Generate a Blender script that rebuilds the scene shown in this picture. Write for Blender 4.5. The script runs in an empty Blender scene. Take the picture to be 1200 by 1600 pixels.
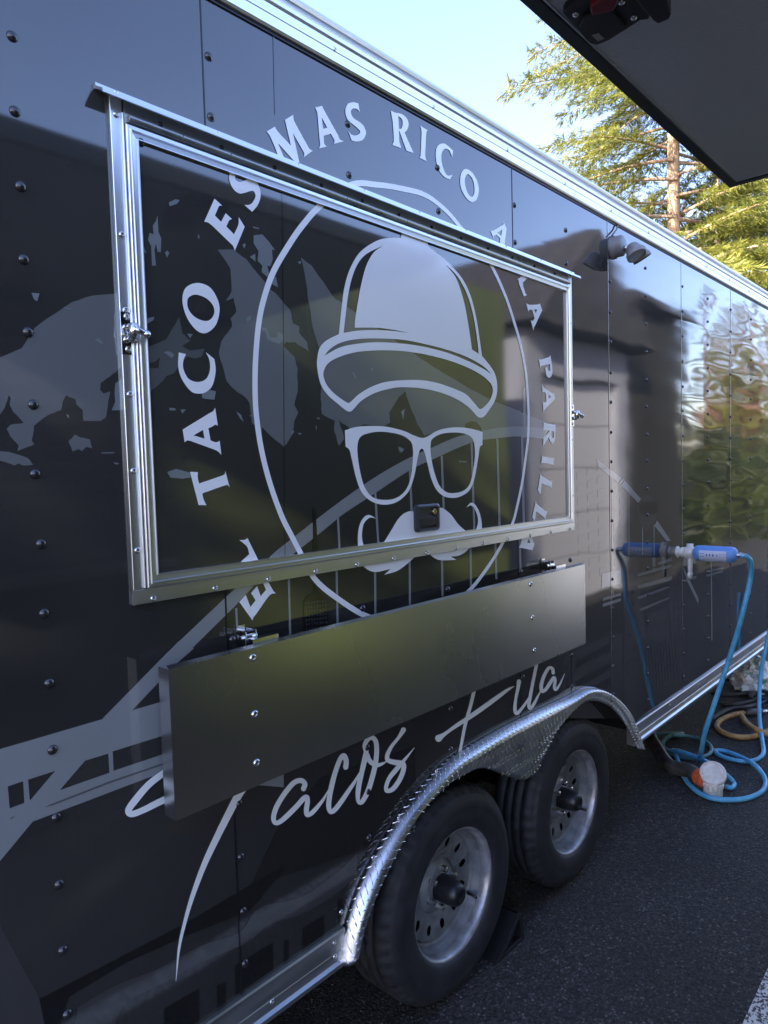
import bpy, bmesh, math, random
import numpy as np
from mathutils import Vector, Matrix
from mathutils.geometry import tessellate_polygon

scn = bpy.context.scene
COL = scn.collection
# ------------------------------------------------------------------ camera
CAM = np.array([0.0, -1.33, 1.70])
F = 1100.0
yaw, pitch, roll = 0.8314, -0.0589, -0.0280
_f = np.array([math.sin(yaw)*math.cos(pitch), math.cos(yaw)*math.cos(pitch), math.sin(pitch)])
_r = np.array([math.cos(yaw), -math.sin(yaw), 0.0]); _u = np.cross(_r, _f)
_c, _s = math.cos(roll), math.sin(roll)
RX, UP, FW = _c*_r+_s*_u, -_s*_r+_c*_u, _f
cam = bpy.data.cameras.new('camera'); camo = bpy.data.objects.new('camera', cam); COL.objects.link(camo)
cam.sensor_fit = 'AUTO'; cam.sensor_width = 36; cam.lens = 36*F/1600; cam.clip_start = 0.02; cam.clip_end = 2000
camo.matrix_world = Matrix(((RX[0], UP[0], -FW[0], CAM[0]), (RX[1], UP[1], -FW[1], CAM[1]), (RX[2], UP[2], -FW[2], CAM[2]), (0, 0, 0, 1)))
scn.camera = camo
# ------------------------------------------------------------------ light
SUN_DIR = Vector((-0.84, 0.38, 0.42)).normalized()          # towards the sun
world = bpy.data.worlds.new('World'); scn.world = world; world.use_nodes = True
wn = world.node_tree; bg = wn.nodes['Background']
sky = wn.nodes.new('ShaderNodeTexSky'); sky.sky_type = 'NISHITA'; sky.sun_disc = False
sky.sun_elevation = math.asin(SUN_DIR.z); sky.sun_rotation = math.atan2(SUN_DIR.x, SUN_DIR.y)
sky.air_density = 1.0; sky.dust_density = 1.0; sky.ozone_density = 3.0
tn = wn.nodes.new('ShaderNodeMixRGB'); tn.blend_type = 'MULTIPLY'; tn.inputs[0].default_value = 1; tn.inputs[2].default_value = (1.06, .91, .99, 1)
wn.links.new(sky.outputs[0], tn.inputs[1]); wn.links.new(tn.outputs[0], bg.inputs[0]); bg.inputs[1].default_value = 0.15
sl = bpy.data.lights.new('sun', 'SUN'); sl.energy = 4.5; sl.angle = math.radians(0.5); sl.color = (1.0, 0.91, 0.76)
so = bpy.data.objects.new('sun', sl); COL.objects.link(so)
so.rotation_euler = SUN_DIR.to_track_quat('Z', 'Y').to_euler()
scn.view_settings.view_transform = 'Standard'; scn.view_settings.look = 'None'
scn.view_settings.gamma = 1; scn.view_settings.use_curve_mapping = False
scn.view_settings.exposure = 2.48
try:
    scn.cycles.max_bounces = 10; scn.cycles.glossy_bounces = 6; scn.cycles.diffuse_bounces = 4
except Exception: pass

# ------------------------------------------------------------------ measuring helpers (pixel of the survey photo -> real point)
def ray(u, v): return FW*F + RX*(u-600) - UP*(v-800)
def at_y(u, v, y):
    d = ray(u, v); t = (y-CAM[1])/d[1]; return CAM + t*d
def at_z(u, v, z):
    d = ray(u, v); t = (z-CAM[2])/d[2]; return CAM + t*d

# ------------------------------------------------------------------ materials
def nodes(m): m.use_nodes = True; return m.node_tree
def newmat(name, col=(.5, .5, .5), rough=.5, metal=0., ior=1.5, **k):
    m = bpy.data.materials.new(name); nt = nodes(m); b = nt.nodes['Principled BSDF']
    b.inputs['Base Color'].default_value = (*col, 1); b.inputs['Roughness'].default_value = rough
    b.inputs['Metallic'].default_value = metal; b.inputs['IOR'].default_value = ior
    for a, v in k.items(): b.inputs[a.replace('_', ' ')].default_value = v
    return m
def tex(nt, kind, scale, coord='pos', stretch=(1, 1, 1), detail=2., rough=.5):
    if coord == 'pos':
        g = nt.nodes.new('ShaderNodeNewGeometry'); src = g.outputs['Position']
    else:
        g = nt.nodes.new('ShaderNodeTexCoord'); src = g.outputs['Object']
    mp = nt.nodes.new('ShaderNodeMapping'); mp.inputs['Scale'].default_value = stretch
    nt.links.new(src, mp.inputs[0])
    t = nt.nodes.new('ShaderNodeTexNoise' if kind == 'noise' else 'ShaderNodeTexVoronoi')
    t.inputs['Scale'].default_value = scale
    if kind == 'noise': t.inputs['Detail'].default_value = detail; t.inputs['Roughness'].default_value = rough
    nt.links.new(mp.outputs[0], t.inputs['Vector']); return t
def ramp(nt, src, p0, c0, p1, c1):
    r = nt.nodes.new('ShaderNodeValToRGB'); e = r.color_ramp.elements
    e[0].position = p0; e[0].color = (*c0, 1); e[1].position = p1; e[1].color = (*c1, 1)
    nt.links.new(src, r.inputs[0]); return r
def bump(nt, h, dist, strength=1., prev=None):
    b = nt.nodes.new('ShaderNodeBump'); b.inputs['Strength'].default_value = strength; b.inputs['Distance'].default_value = dist
    nt.links.new(h, b.inputs['Height'])
    if prev: nt.links.new(prev, b.inputs['Normal'])
    return b.outputs[0]
def math_(nt, op, a, b=None, clamp=False):
    n = nt.nodes.new('ShaderNodeMath'); n.operation = op; n.use_clamp = clamp
    for i, x in enumerate((a, b)):
        if x is None: continue
        if isinstance(x, (int, float)): n.inputs[i].default_value = x
        else: nt.links.new(x, n.inputs[i])
    return n.outputs[0]
def colvar(m, scale, a, b, coord='pos', stretch=(1, 1, 1), detail=4., lo=.35, hi=.65):
    nt = m.node_tree; t = tex(nt, 'noise', scale, coord, stretch, detail)
    r = ramp(nt, t.outputs['Fac'], lo, a, hi, b); nt.links.new(r.outputs[0], nt.nodes['Principled BSDF'].inputs['Base Color'])
def roughvar(m, scale, lo, hi, coord='pos', stretch=(1, 1, 1)):
    nt = m.node_tree; t = tex(nt, 'noise', scale, coord, stretch, 4.)
    mr = nt.nodes.new('ShaderNodeMapRange'); mr.inputs['From Min'].default_value = .3; mr.inputs['From Max'].default_value = .7
    mr.inputs['To Min'].default_value = lo; mr.inputs['To Max'].default_value = hi
    nt.links.new(t.outputs['Fac'], mr.inputs[0]); nt.links.new(mr.outputs[0], nt.nodes['Principled BSDF'].inputs['Roughness'])

WRAP_IOR = 1.88
def wrap(name, col, hatch=False, rough=.05, ior=WRAP_IOR):
    """laminated vinyl on thin aluminium skin: gloss, slightly buckled between the rivets, more so at the far end"""
    m = newmat(name, col, rough, 0., ior); nt = m.node_tree
    g = nt.nodes.new('ShaderNodeNewGeometry'); sx = nt.nodes.new('ShaderNodeSeparateXYZ'); nt.links.new(g.outputs['Position'], sx.inputs[0])
    big = tex(nt, 'noise', 1.5, stretch=(1.3, 1, 1.0), detail=1.)
    n1 = bump(nt, big.outputs['Fac'], .003 if not hatch else .004)
    med = tex(nt, 'noise', 3.4, stretch=(.40, 1, 1.9), detail=1.2)
    w = math_(nt, 'MULTIPLY', math_(nt, 'SUBTRACT', sx.outputs[0], 2.3), .55, True)      # far panels
    w = math_(nt, 'ADD', math_(nt, 'MULTIPLY', math_(nt, 'POWER', w, 2.), 1.5), .02)
    top = math_(nt, 'MULTIPLY', math_(nt, 'SUBTRACT', sx.outputs[2], 2.52), 6., True)    # puckers under the roof rail
    top = math_(nt, 'MULTIPLY', top, math_(nt, 'MULTIPLY', math_(nt, 'SUBTRACT', sx.outputs[0], 1.2), .8, True))
    w = math_(nt, 'ADD', w, math_(nt, 'MULTIPLY', top, .30))
    h = math_(nt, 'MULTIPLY', med.outputs['Fac'], w)
    n2 = bump(nt, h, .0045, 1., n1)
    fine = tex(nt, 'noise', 420., detail=0.)
    n3 = bump(nt, fine.outputs['Fac'], .000012, 1., n2)
    nt.links.new(n3, nt.nodes['Principled BSDF'].inputs['Normal'])
    return m
M = {}
M['wrap_base'] = wrap('wrap_dark', (.017, .018, .017))
nt = M['wrap_base'].node_tree
t = tex(nt, 'noise', .9, stretch=(1, 1, 1.3), detail=5.); r = ramp(nt, t.outputs['Fac'], .40, (.024, .023, .0215), .62, (.040, .039, .036))
nt.links.new(r.outputs[0], nt.nodes['Principled BSDF'].inputs['Base Color'])
M['wrap_black'] = wrap('wrap_black', (.010, .0095, .009))
M['wrap_faint'] = wrap('wrap_faint', (.05, .048, .046))
M['wrap_mid'] = wrap('wrap_mid', (.15, .155, .155))
M['wrap_mid2'] = wrap('wrap_mid_low', (.10, .103, .10))
M['wrap_chip'] = wrap('wrap_chip', (.20, .22, .225))
M['wrap_bridge'] = wrap('wrap_bridge', (.25, .26, .26))
M['wrap_stripe'] = wrap('wrap_stripe', (.10, .105, .11))
M['wrap_white'] = wrap('wrap_white', (.90, .90, .90), rough=.12, ior=1.5)
M['wrap_cream'] = wrap('wrap_cream', (.86, .85, .82), rough=.12, ior=1.5)

def metal(name, col=(.78, .79, .80), rough=.28, streak=(1, 1, 1), sscale=60., depth=.0001, aniso=0., rv=None):
    m = newmat(name, col, rough, 1.); nt = m.node_tree
    t = tex(nt, 'noise', sscale, stretch=streak, detail=3.)
    n = bump(nt, t.outputs['Fac'], depth)
    nt.links.new(n, nt.nodes['Principled BSDF'].inputs['Normal'])
    a = tuple(c*.90 for c in col)
    t2 = tex(nt, 'noise', 7., stretch=streak, detail=5.); r = ramp(nt, t2.outputs['Fac'], .3, a, .7, col)
    nt.links.new(r.outputs[0], nt.nodes['Principled BSDF'].inputs['Base Color'])
    if aniso: nt.nodes['Principled BSDF'].inputs['Anisotropic'].default_value = aniso
    roughvar(m, 14., rough*.8, rough*1.25, stretch=streak)
    return m
M['alu'] = metal('extruded_aluminium', (.82, .84, .86), .36, (.15, 3, 3))
M['alu_v'] = metal('extruded_aluminium_upright', (.82, .84, .86), .36, (3, 3, .15))
M['hinge'] = metal('hinge_steel', (.50, .50, .47), .32, (1, 1, 1))
M['rail'] = metal('roof_rail_aluminium', (.84, .86, .88), .38, (.2, 3, 3))
M['brail'] = metal('bottom_rail_aluminium', (.62, .64, .66), .40, (.2, 3, 3))
M['steel'] = newmat('brushed_stainless', (.56, .57, .58), .27, 1.); colvar(M['steel'], 3., (.64, .65, .65), (.69, .70, .70), stretch=(1, 1, .5), lo=.25, hi=.75)
roughvar(M['steel'], 2.2, .26, .29, stretch=(1, 1, .6))
M['tread'] = metal('bright_tread_plate', (.70, .71, .72), .31, (1, 1, 1), 25., .0006)
M['screw'] = metal('screw_steel', (.70, .70, .70), .22)
M['chrome'] = metal('latch_chrome', (.72, .72, .72), .12)
M['rivet'] = newmat('painted_rivet', (.03, .03, .033), .14, .35, 1.8)
M['rivet_grey'] = newmat('rivet_grey', (.15, .16, .17), .18, .4, 1.7)
M['rubber'] = newmat('tyre_rubber', (.016, .017, .02), .62); colvar(M['rubber'], 18, (.011, .012, .0145), (.024, .025, .029)); 
nt = M['rubber'].node_tree; t = tex(nt, 'noise', 240, detail=3.); nt.links.new(bump(nt, t.outputs['Fac'], .0006), nt.nodes['Principled BSDF'].inputs['Normal'])
M['rim'] = newmat('silver_rim_paint', (.27, .28, .29), .5, .3); colvar(M['rim'], 22, (.15, .155, .16), (.25, .26, .27), lo=.3, hi=.6)
M['rimlip'] = newmat('rim_lip', (.42, .43, .45), .36, .55); colvar(M['rimlip'], 30, (.28, .28, .29), (.46, .47, .49))
M['black'] = newmat('black_plastic', (.014, .014, .016), .34)
M['blackm'] = newmat('black_underbody', (.010, .010, .010), .8)
M['hub'] = newmat('hub_cap_black', (.012, .012, .014), .38)
M['glass'] = newmat('lamp_glass', (.75, .78, .78), .12, 0.); M['glass'].node_tree.nodes['Principled BSDF'].inputs['Transmission Weight'].default_value = .6
M['greyp'] = newmat('grey_lamp_paint', (.17, .165, .17), .42); colvar(M['greyp'], 30, (.14, .135, .14), (.20, .195, .20))
M['brass'] = newmat('key_brass', (.55, .45, .22), .3, 1.)
M['whitep'] = newmat('white_plastic', (.68, .68, .64), .4); colvar(M['whitep'], 40, (.58, .58, .54), (.74, .74, .71))
M['blue'] = newmat('filter_blue', (.13, .31, .72), .38)
M['hose'] = newmat('hose_blue', (.10, .42, .70), .42); colvar(M['hose'], 20, (.08, .36, .62), (.12, .46, .74))
M['hoset'] = newmat('hose_teal', (.07, .20, .22), .45)
M['hoseo'] = newmat('hose_tan', (.42, .25, .08), .6); colvar(M['hoseo'], 25, (.30, .17, .06), (.48, .30, .11))
M['hoseb'] = newmat('hose_black', (.03, .03, .031), .5); colvar(M['hoseb'], 15, (.02, .02, .021), (.07, .07, .068))
M['orange'] = newmat('orange_fitting', (.62, .12, .035), .5); colvar(M['orange'], 60, (.42, .08, .03), (.66, .14, .04))
M['cord'] = newmat('orange_cord', (.65, .14, .05), .5)
M['red'] = newmat('red_lever', (.16, .012, .018), .35)
M['sticker'] = newmat('sticker_grey', (.30, .30, .30), .5)
# ---- sky-lit asphalt
def asphalt(name, a, b):
    m = newmat(name, a, .8); nt = m.node_tree
    v = tex(nt, 'voronoi', 125.); v2 = tex(nt, 'voronoi', 60.); n = tex(nt, 'noise', 1.6, detail=7.); f = tex(nt, 'noise', 190., detail=3.)
    sp = nt.nodes.new('ShaderNodeSeparateColor'); nt.links.new(v.outputs['Color'], sp.inputs[0])
    st = nt.nodes.new('ShaderNodeValToRGB'); e = st.color_ramp.elements
    e[0].position = .0; e[0].color = (*a, 1); e[1].position = 1; e[1].color = (.17, .165, .16, 1)
    q = e.new(.55); q.color = (*b, 1); q = e.new(.90); q.color = (*[c*1.5 for c in b], 1)
    nt.links.new(sp.outputs[0], st.inputs[0])
    dk = ramp(nt, v.outputs['Distance'], .25, (1, 1, 1), .75, (.25, .25, .25))
    r2 = ramp(nt, n.outputs['Fac'], .3, (.62, .62, .62), .7, (1.25, 1.25, 1.25))
    def mul(x, y):
        k = nt.nodes.new('ShaderNodeMixRGB'); k.blend_type = 'MULTIPLY'; k.inputs[0].default_value = 1
        nt.links.new(x, k.inputs[1]); nt.links.new(y, k.inputs[2]); return k.outputs[0]
    P = nt.nodes['Principled BSDF']; nt.links.new(mul(mul(st.outputs[0], dk.outputs[0]), r2.outputs[0]), P.inputs['Base Color'])
    nb = bump(nt, v.outputs['Distance'], -.005, 1.); nb = bump(nt, v2.outputs['Distance'], -.004, .8, nb); nb = bump(nt, f.outputs['Fac'], .003, .7, nb); nt.links.new(nb, P.inputs['Normal'])
    return m
M['asphalt'] = asphalt('asphalt', (.016, .0155, .0155), (.040, .039, .039))
M['line'] = newmat('white_line_paint', (.62, .62, .58), .8)
nt = M['line'].node_tree; t = tex(nt, 'noise', 120, detail=5.); r = ramp(nt, t.outputs['Fac'], .44, (.06, .06, .06), .52, (.62, .62, .58)); nt.links.new(r.outputs[0], nt.nodes['Principled BSDF'].inputs['Base Color'])
# ---- stucco-embossed hatch lining
M['stucco'] = newmat('embossed_lining', (.50, .51, .53), .45, .2)
nt = M['stucco'].node_tree; t = tex(nt, 'noise', 75., detail=4.); t2 = tex(nt, 'noise', 200., detail=1.)
nt.links.new(bump(nt, t2.outputs['Fac'], .002, 1., bump(nt, t.outputs['Fac'], .006)), nt.nodes['Principled BSDF'].inputs['Normal'])
M['edge'] = newmat('hatch_edge', (.045, .05, .05), .3, .5)
M['lime'] = newmat('lime_paint', (.12, .15, .04), .4); colvar(M['lime'], 1.5, (.095, .115, .040), (.115, .138, .050))
M['greypanel'] = newmat('grey_truck_panel', (.045, .047, .055), .5)
M['filler'] = newmat('grey_filler', (.05, .052, .062), .4)
M['darkin'] = newmat('dark_interior', (.045, .05, .07), .6)
M['shop'] = newmat('galley_steel', (.35, .36, .38), .3, .9)
M['siding'] = newmat('grey_siding', (.34, .34, .38), .6); colvar(M['siding'], 2., (.25, .26, .31), (.31, .32, .37))
M['doorw'] = newmat('white_door', (.42, .42, .45), .5)
M['shingle'] = newmat('shingle_roof', (.035, .034, .04), .8); colvar(M['shingle'], 12., (.02, .02, .025), (.055, .05, .055))
M['shed'] = newmat('dark_shed_boards', (.028, .026, .024), .7); colvar(M['shed'], 3., (.010, .010, .010), (.022, .020, .018), stretch=(8, 8, .4))
M['bark'] = newmat('bark', (.30, .17, .09), .9); colvar(M['bark'], 5., (.29, .19, .12), (.52, .37, .25), stretch=(3, 3, .5), lo=.3, hi=.7)
nt = M['bark'].node_tree; t = tex(nt, 'noise', 14., stretch=(2, 2, .3), detail=4.); nt.links.new(bump(nt, t.outputs['Fac'], .05), nt.nodes['Principled BSDF'].inputs['Normal'])
M['barkr'] = newmat('redwood_bark', (.26, .11, .06), .9); colvar(M['barkr'], 3., (.08, .036, .024), (.21, .10, .06), stretch=(4, 4, .3), lo=.3, hi=.7)
def leaf(name, a, b, tr):
    m = bpy.data.materials.new(name); nt = nodes(m); P = nt.nodes['Principled BSDF']; P.inputs['Roughness'].default_value = .5
    t = tex(nt, 'noise', 1.6, detail=4.); r = ramp(nt, t.outputs['Fac'], .35, a, .65, b)
    nt.links.new(r.outputs[0], P.inputs['Base Color'])
    T = nt.nodes.new('ShaderNodeBsdfTranslucent'); mx = nt.nodes.new('ShaderNodeMixShader'); mx.inputs[0].default_value = tr
    nt.links.new(r.outputs[0], T.inputs[0]); nt.links.new(P.outputs[0], mx.inputs[1]); nt.links.new(T.outputs[0], mx.inputs[2])
    nt.links.new(mx.outputs[0], nt.nodes['Material Output'].inputs[0]); return m
M['needle'] = leaf('cedar_needles', (.11, .135, .022), (.27, .265, .042), .38)
M['needle2'] = leaf('fir_needles', (.09, .115, .02), (.19, .21, .035), .35)
M['hedge'] = leaf('hedge_leaves', (.016, .028, .009), (.055, .07, .016), .25)
M['bag'] = newmat('plastic_bag', (.62, .66, .66), .25); 
nt = M['bag'].node_tree; t = tex(nt, 'noise', 16, detail=3.); r = ramp(nt, t.outputs['Fac'], .57, (.70, .73, .75), .61, (.22, .36, .32)); nt.links.new(r.outputs[0], nt.nodes['Principled BSDF'].inputs['Base Color'])
t = tex(nt, 'noise', 30, detail=4.); nt.links.new(bump(nt, t.outputs['Fac'], .02), nt.nodes['Principled BSDF'].inputs['Normal'])
M['grit'] = newmat('grit', (.10, .095, .09), .8); colvar(M['grit'], 30., (.05, .048, .045), (.22, .21, .20))
M['leaf'] = newmat('dry_leaf', (.16, .10, .05), .7)

# ------------------------------------------------------------------ object helpers
def obj(name, verts, faces, mat, parent=None, smooth=False, bevel=0, solid=0):
    me = bpy.data.meshes.new(name); me.from_pydata([tuple(map(float, v)) for v in verts], [], faces); me.update()
    if mat: me.materials.append(mat)
    if smooth: me.polygons.foreach_set('use_smooth', [True]*len(me.polygons))
    o = bpy.data.objects.new(name, me); COL.objects.link(o)
    if parent: 
        o.parent = parent; o.matrix_parent_inverse = Matrix.Translation(parent_world(parent)).inverted()
    if solid:
        s = o.modifiers.new('solid', 'SOLIDIFY'); s.thickness = solid; s.offset = -1
    if bevel:
        b = o.modifiers.new('bevel', 'BEVEL'); b.width = bevel; b.segments = 2; b.limit_method = 'ANGLE'; b.angle_limit = math.radians(40)
    return o
def parent_world(p):
    # parts carry an inverse that cancels their root's place, so only a root Empty has a place of its own
    return Vector(p.location) if p.parent is None else Vector((0, 0, 0))
def thing(name, label, cat, loc=(0, 0, 0), group=None):
    o = bpy.data.objects.new(name, None); COL.objects.link(o); o.location = loc; o.empty_display_size = .1
    o['label'] = label; o['category'] = cat
    if group: o['group'] = group
    return o
def tag(o, label, cat, group=None):
    o['label'] = label; o['category'] = cat
    if group: o['group'] = group
    return o
def struct(o): o['kind'] = 'structure'; return o
class MB:
    def __init__(s): s.v = []; s.f = []
    def add(s, v, f):
        n = len(s.v); s.v += [tuple(p) for p in v]; s.f += [tuple(i+n for i in q) for q in f]; return s
    def box(s, x0, x1, y0, y1, z0, z1):
        return s.add([(x0, y0, z0), (x1, y0, z0), (x1, y1, z0), (x0, y1, z0), (x0, y0, z1), (x1, y0, z1), (x1, y1, z1), (x0, y1, z1)],
              [(0, 3, 2, 1), (4, 5, 6, 7), (0, 1, 5, 4), (1, 2, 6, 5), (2, 3, 7, 6), (3, 0, 4, 7)])
    def prism(s, prof, x0, x1):          # profile of (y,z) swept along x
        n = len(prof); v = [(x0, y, z) for y, z in prof]+[(x1, y, z) for y, z in prof]
        f = [(i, (i+1) % n, (i+1) % n+n, i+n) for i in range(n)]+[tuple(range(n))[::-1], tuple(range(n, 2*n))]
        return s.add(v, f)
    def tube(s, pts, r, seg=10, caps=True):
        pts = [Vector(p) for p in pts]; n = len(pts); rr = r if hasattr(r, '__len__') else [r]*n
        t0 = (pts[1]-pts[0]).normalized(); a = Vector((0, 0, 1)) if abs(t0.z) < .9 else Vector((1, 0, 0)); nrm = t0.cross(a).normalized()
        V = []
        for i, p in enumerate(pts):
            t = (pts[min(i+1, n-1)]-pts[max(i-1, 0)]).normalized(); nrm = (nrm-t*nrm.dot(t)).normalized(); b = t.cross(nrm)
            V += [p+(nrm*math.cos(k*2*math.pi/seg)+b*math.sin(k*2*math.pi/seg))*rr[i] for k in range(seg)]
        f = [(i*seg+k, i*seg+(k+1) % seg, (i+1)*seg+(k+1) % seg, (i+1)*seg+k) for i in range(n-1) for k in range(seg)]
        if caps: f += [tuple(range(seg))[::-1], tuple(range((n-1)*seg, n*seg))]
        return s.add(V, f)
    def lathe(s, prof, c, axis=(0, -1, 0), seg=24, mod=None):   # prof (r, h) with h measured along axis from c
        ax = Vector(axis).normalized(); a = Vector((0, 0, 1)) if abs(ax.z) < .9 else Vector((1, 0, 0)); e1 = ax.cross(a).normalized(); e2 = ax.cross(e1)
        V = []
        for j, (r, h) in enumerate(prof):
            for k in range(seg):
                rr = r+(mod(j, k) if mod else 0); an = k*2*math.pi/seg
                V.append(Vector(c)+ax*h+(e1*math.cos(an)+e2*math.sin(an))*rr)
        f = [(j*seg+k, (j+1)*seg+k, (j+1)*seg+(k+1) % seg, j*seg+(k+1) % seg) for j in range(len(prof)-1) for k in range(seg)]
        return s.add(V, f)
    def done(s, name, mat, parent=None, **k):
        o = obj(name, s.v, s.f, mat, parent, **k)
        bm = bmesh.new(); bm.from_mesh(o.data); bmesh.ops.recalc_face_normals(bm, faces=bm.faces); bm.to_mesh(o.data); bm.free()
        return o
def catmull(p, closed=False, n=6):
    p = [np.array(q, float) for q in p]; m = len(p); out = []
    for i in range(m if closed else m-1):
        a = p[(i-1) % m] if closed or i > 0 else 2*p[0]-p[1]; b = p[i]; c = p[(i+1) % m]; d = p[(i+2) % m] if closed or i < m-2 else 2*p[-1]-p[-2]
        for k in range(n):
            t = k/n; out.append(.5*((2*b)+(c-a)*t+(2*a-5*b+4*c-d)*t*t+(3*b-a-3*c+d)*t**3))
    if not closed: out.append(p[-1])
    return out
def dupm(src, name, parent, loc):
    o = bpy.data.objects.new(name, src.data); COL.objects.link(o); o.parent = parent
    o.location = Vector(loc)-parent_world(parent) if parent else loc
    return o

# ------------------------------------------------------------------ THE SETTING
g = MB().add([(-600, -600, 0), (600, -600, 0), (600, 600, 0), (-600, 600, 0)], [(0, 1, 2, 3)]).done('ground', M['asphalt']); struct(g)
p = [at_z(1158, 1606, 0), at_z(1204, 1505, 0)]
d = Vector(p[1]-p[0]).normalized(); nrm = Vector((d.y, -d.x, 0))
if nrm.dot(Vector(p[0])-Vector((0, 0, 0))) and nrm.y > 0: nrm = -nrm
a, b = Vector(p[0])-d*3, Vector(p[1])+d*.55
ln = obj('parking_line', [(*a.xy, .004), (*b.xy, .004), (*(b+nrm*.10).xy, .004), (*(a+nrm*.10).xy, .004)], [(0, 1, 2, 3)], M['line']); struct(ln)

# ------------------------------------------------------------------ THE TRAILER
X0, X1 = -1.9, 6.3
TR = thing('food_trailer', 'long black food trailer with hat, glasses and moustache logo on its side', 'food trailer', (2.2, 1.2, 0))
Upx = [(526,1505),(539,1442),(560,1382),(592,1320),(630,1262),(665,1220),(700,1185),(740,1160),(780,1137),(812,1121),(845,1105),(885,1087),(911,1074),(933,1076),(955,1090),(972,1109),(983,1131),(996,1168)]
Lpx = [(560,1498),(570,1452),(590,1397),(617,1340),(650,1282),(680,1245),(712,1218),(752,1200),(785,1210),(815,1218),(838,1205),(868,1145),(905,1102),(925,1095),(950,1102),(970,1122),(985,1145),(997,1170)]
FD = .046
U = catmull([at_y(u, v, 0) for u, v in Upx], n=8); L = catmull([at_y(u, v, -FD) for u, v in Lpx], n=8)
ZB, ZT = .487, 2.737
fen = [(p[0], p[2]-.004) for p in U if p[2] > ZB]
# --- body behind the skin
b = MB(); b.box(X0, X1, .02, 2.4, .86, 2.80); b.box(X0, 1.20, .02, 2.4, .42, .858); b.box(3.22, X1, .02, 2.4, .42, .858); b.box(1.202, 3.218, .42, 2.4, .42, .858)
b.done('body', M['blackm'], TR)
b = MB(); b.box(X0, X1, .03, 2.4, 2.802, 2.842); b.done('roof', M['rail'], TR)
c = MB()
for y in (.45, 1.95): c.box(X0, X1, y, y+.06, .30, .418)
for x in (1.745, 2.554): c.tube([(x, .20, .335), (x, 2.2, .335)], .035, 10)
c.box(1.4, 2.9, .5, .56, .36, .42)
c.done('chassis', M['blackm'], TR)
# --- skin panels, split at the sheet seams, cut out round the wheels
seams = [X0, -.32, .918, 2.160, 2.912, 3.778, 4.60, 5.45, X1]
for s0, s1 in zip(seams, seams[1:]):
    s0 += .0006; s1 -= .0006
    loop = [(s0, ZT), (s1, ZT)]
    bot = [(s0, ZB)]+[q for q in fen if s0 < q[0] < s1]+[(s1, ZB)]
    fx = [q[0] for q in fen]; fz = [q[1] for q in fen]
    if fx[0] < s0 < fx[-1]: bot[0] = (s0, float(np.interp(s0, fx, fz)))
    if fx[0] < s1 < fx[-1]: bot[-1] = (s1, float(np.interp(s1, fx, fz)))
    loop += bot[::-1]
    tri = tessellate_polygon([[Vector((x, z, 0)) for x, z in loop]])
    n = len(loop); v = [(x, 0, z) for x, z in loop]+[(x, .012, z) for x, z in loop]
    f = [tuple(t) for t in tri]+[(i, (i+1) % n, (i+1) % n+n, i+n) for i in range(n)]
    MB().add(v, f).done('side_panel', M['wrap_base'], TR)

# --- printed wrap graphics (flat vinyl), cut to the wall and to the hatch leaf
HY = -.016
HX0, HX1, HZ0, HZ1 = .740, 2.506, 1.497, 2.368
_lay = {'n': 0}
def smooth_loop(tokens):
    """tokens: (x,y) corner, (x,y,1) smooth"""
    n = len(tokens); c = [i for i, t in enumerate(tokens) if len(t) == 2]
    P = [np.array(t[:2], float) for t in tokens]
    if not c: return catmull(P, True, 6)
    out = []
    for a, b in zip(c, c[1:]+[c[0]+n]):
        span = [P[i % n] for i in range(a, b+1)]
        out += [span[0]] if len(span) == 2 else catmull(span, False, 5)[:-1]
    return out
def clean(q):
    o = [q[0]]
    for p in q[1:]:
        if np.hypot(*(p-o[-1])) > .02: o.append(p)
    if len(o) > 3 and np.hypot(*(o[0]-o[-1])) < .02: o.pop()
    return o
def plane_mesh(loops, y):
    V = [[Vector((*at_y(p[0], p[1], y)[[0, 2]], 0)) for p in lp] for lp in loops]
    tri = tessellate_polygon(V); flat = [v for l in V for v in l]
    return [(v.x, y, v.y) for v in flat], [tuple(t) for t in tri]
def face_out(bm):
    for f in bm.faces:
        f.normal_update()
        if f.normal.y > 0: f.normal_flip()
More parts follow.
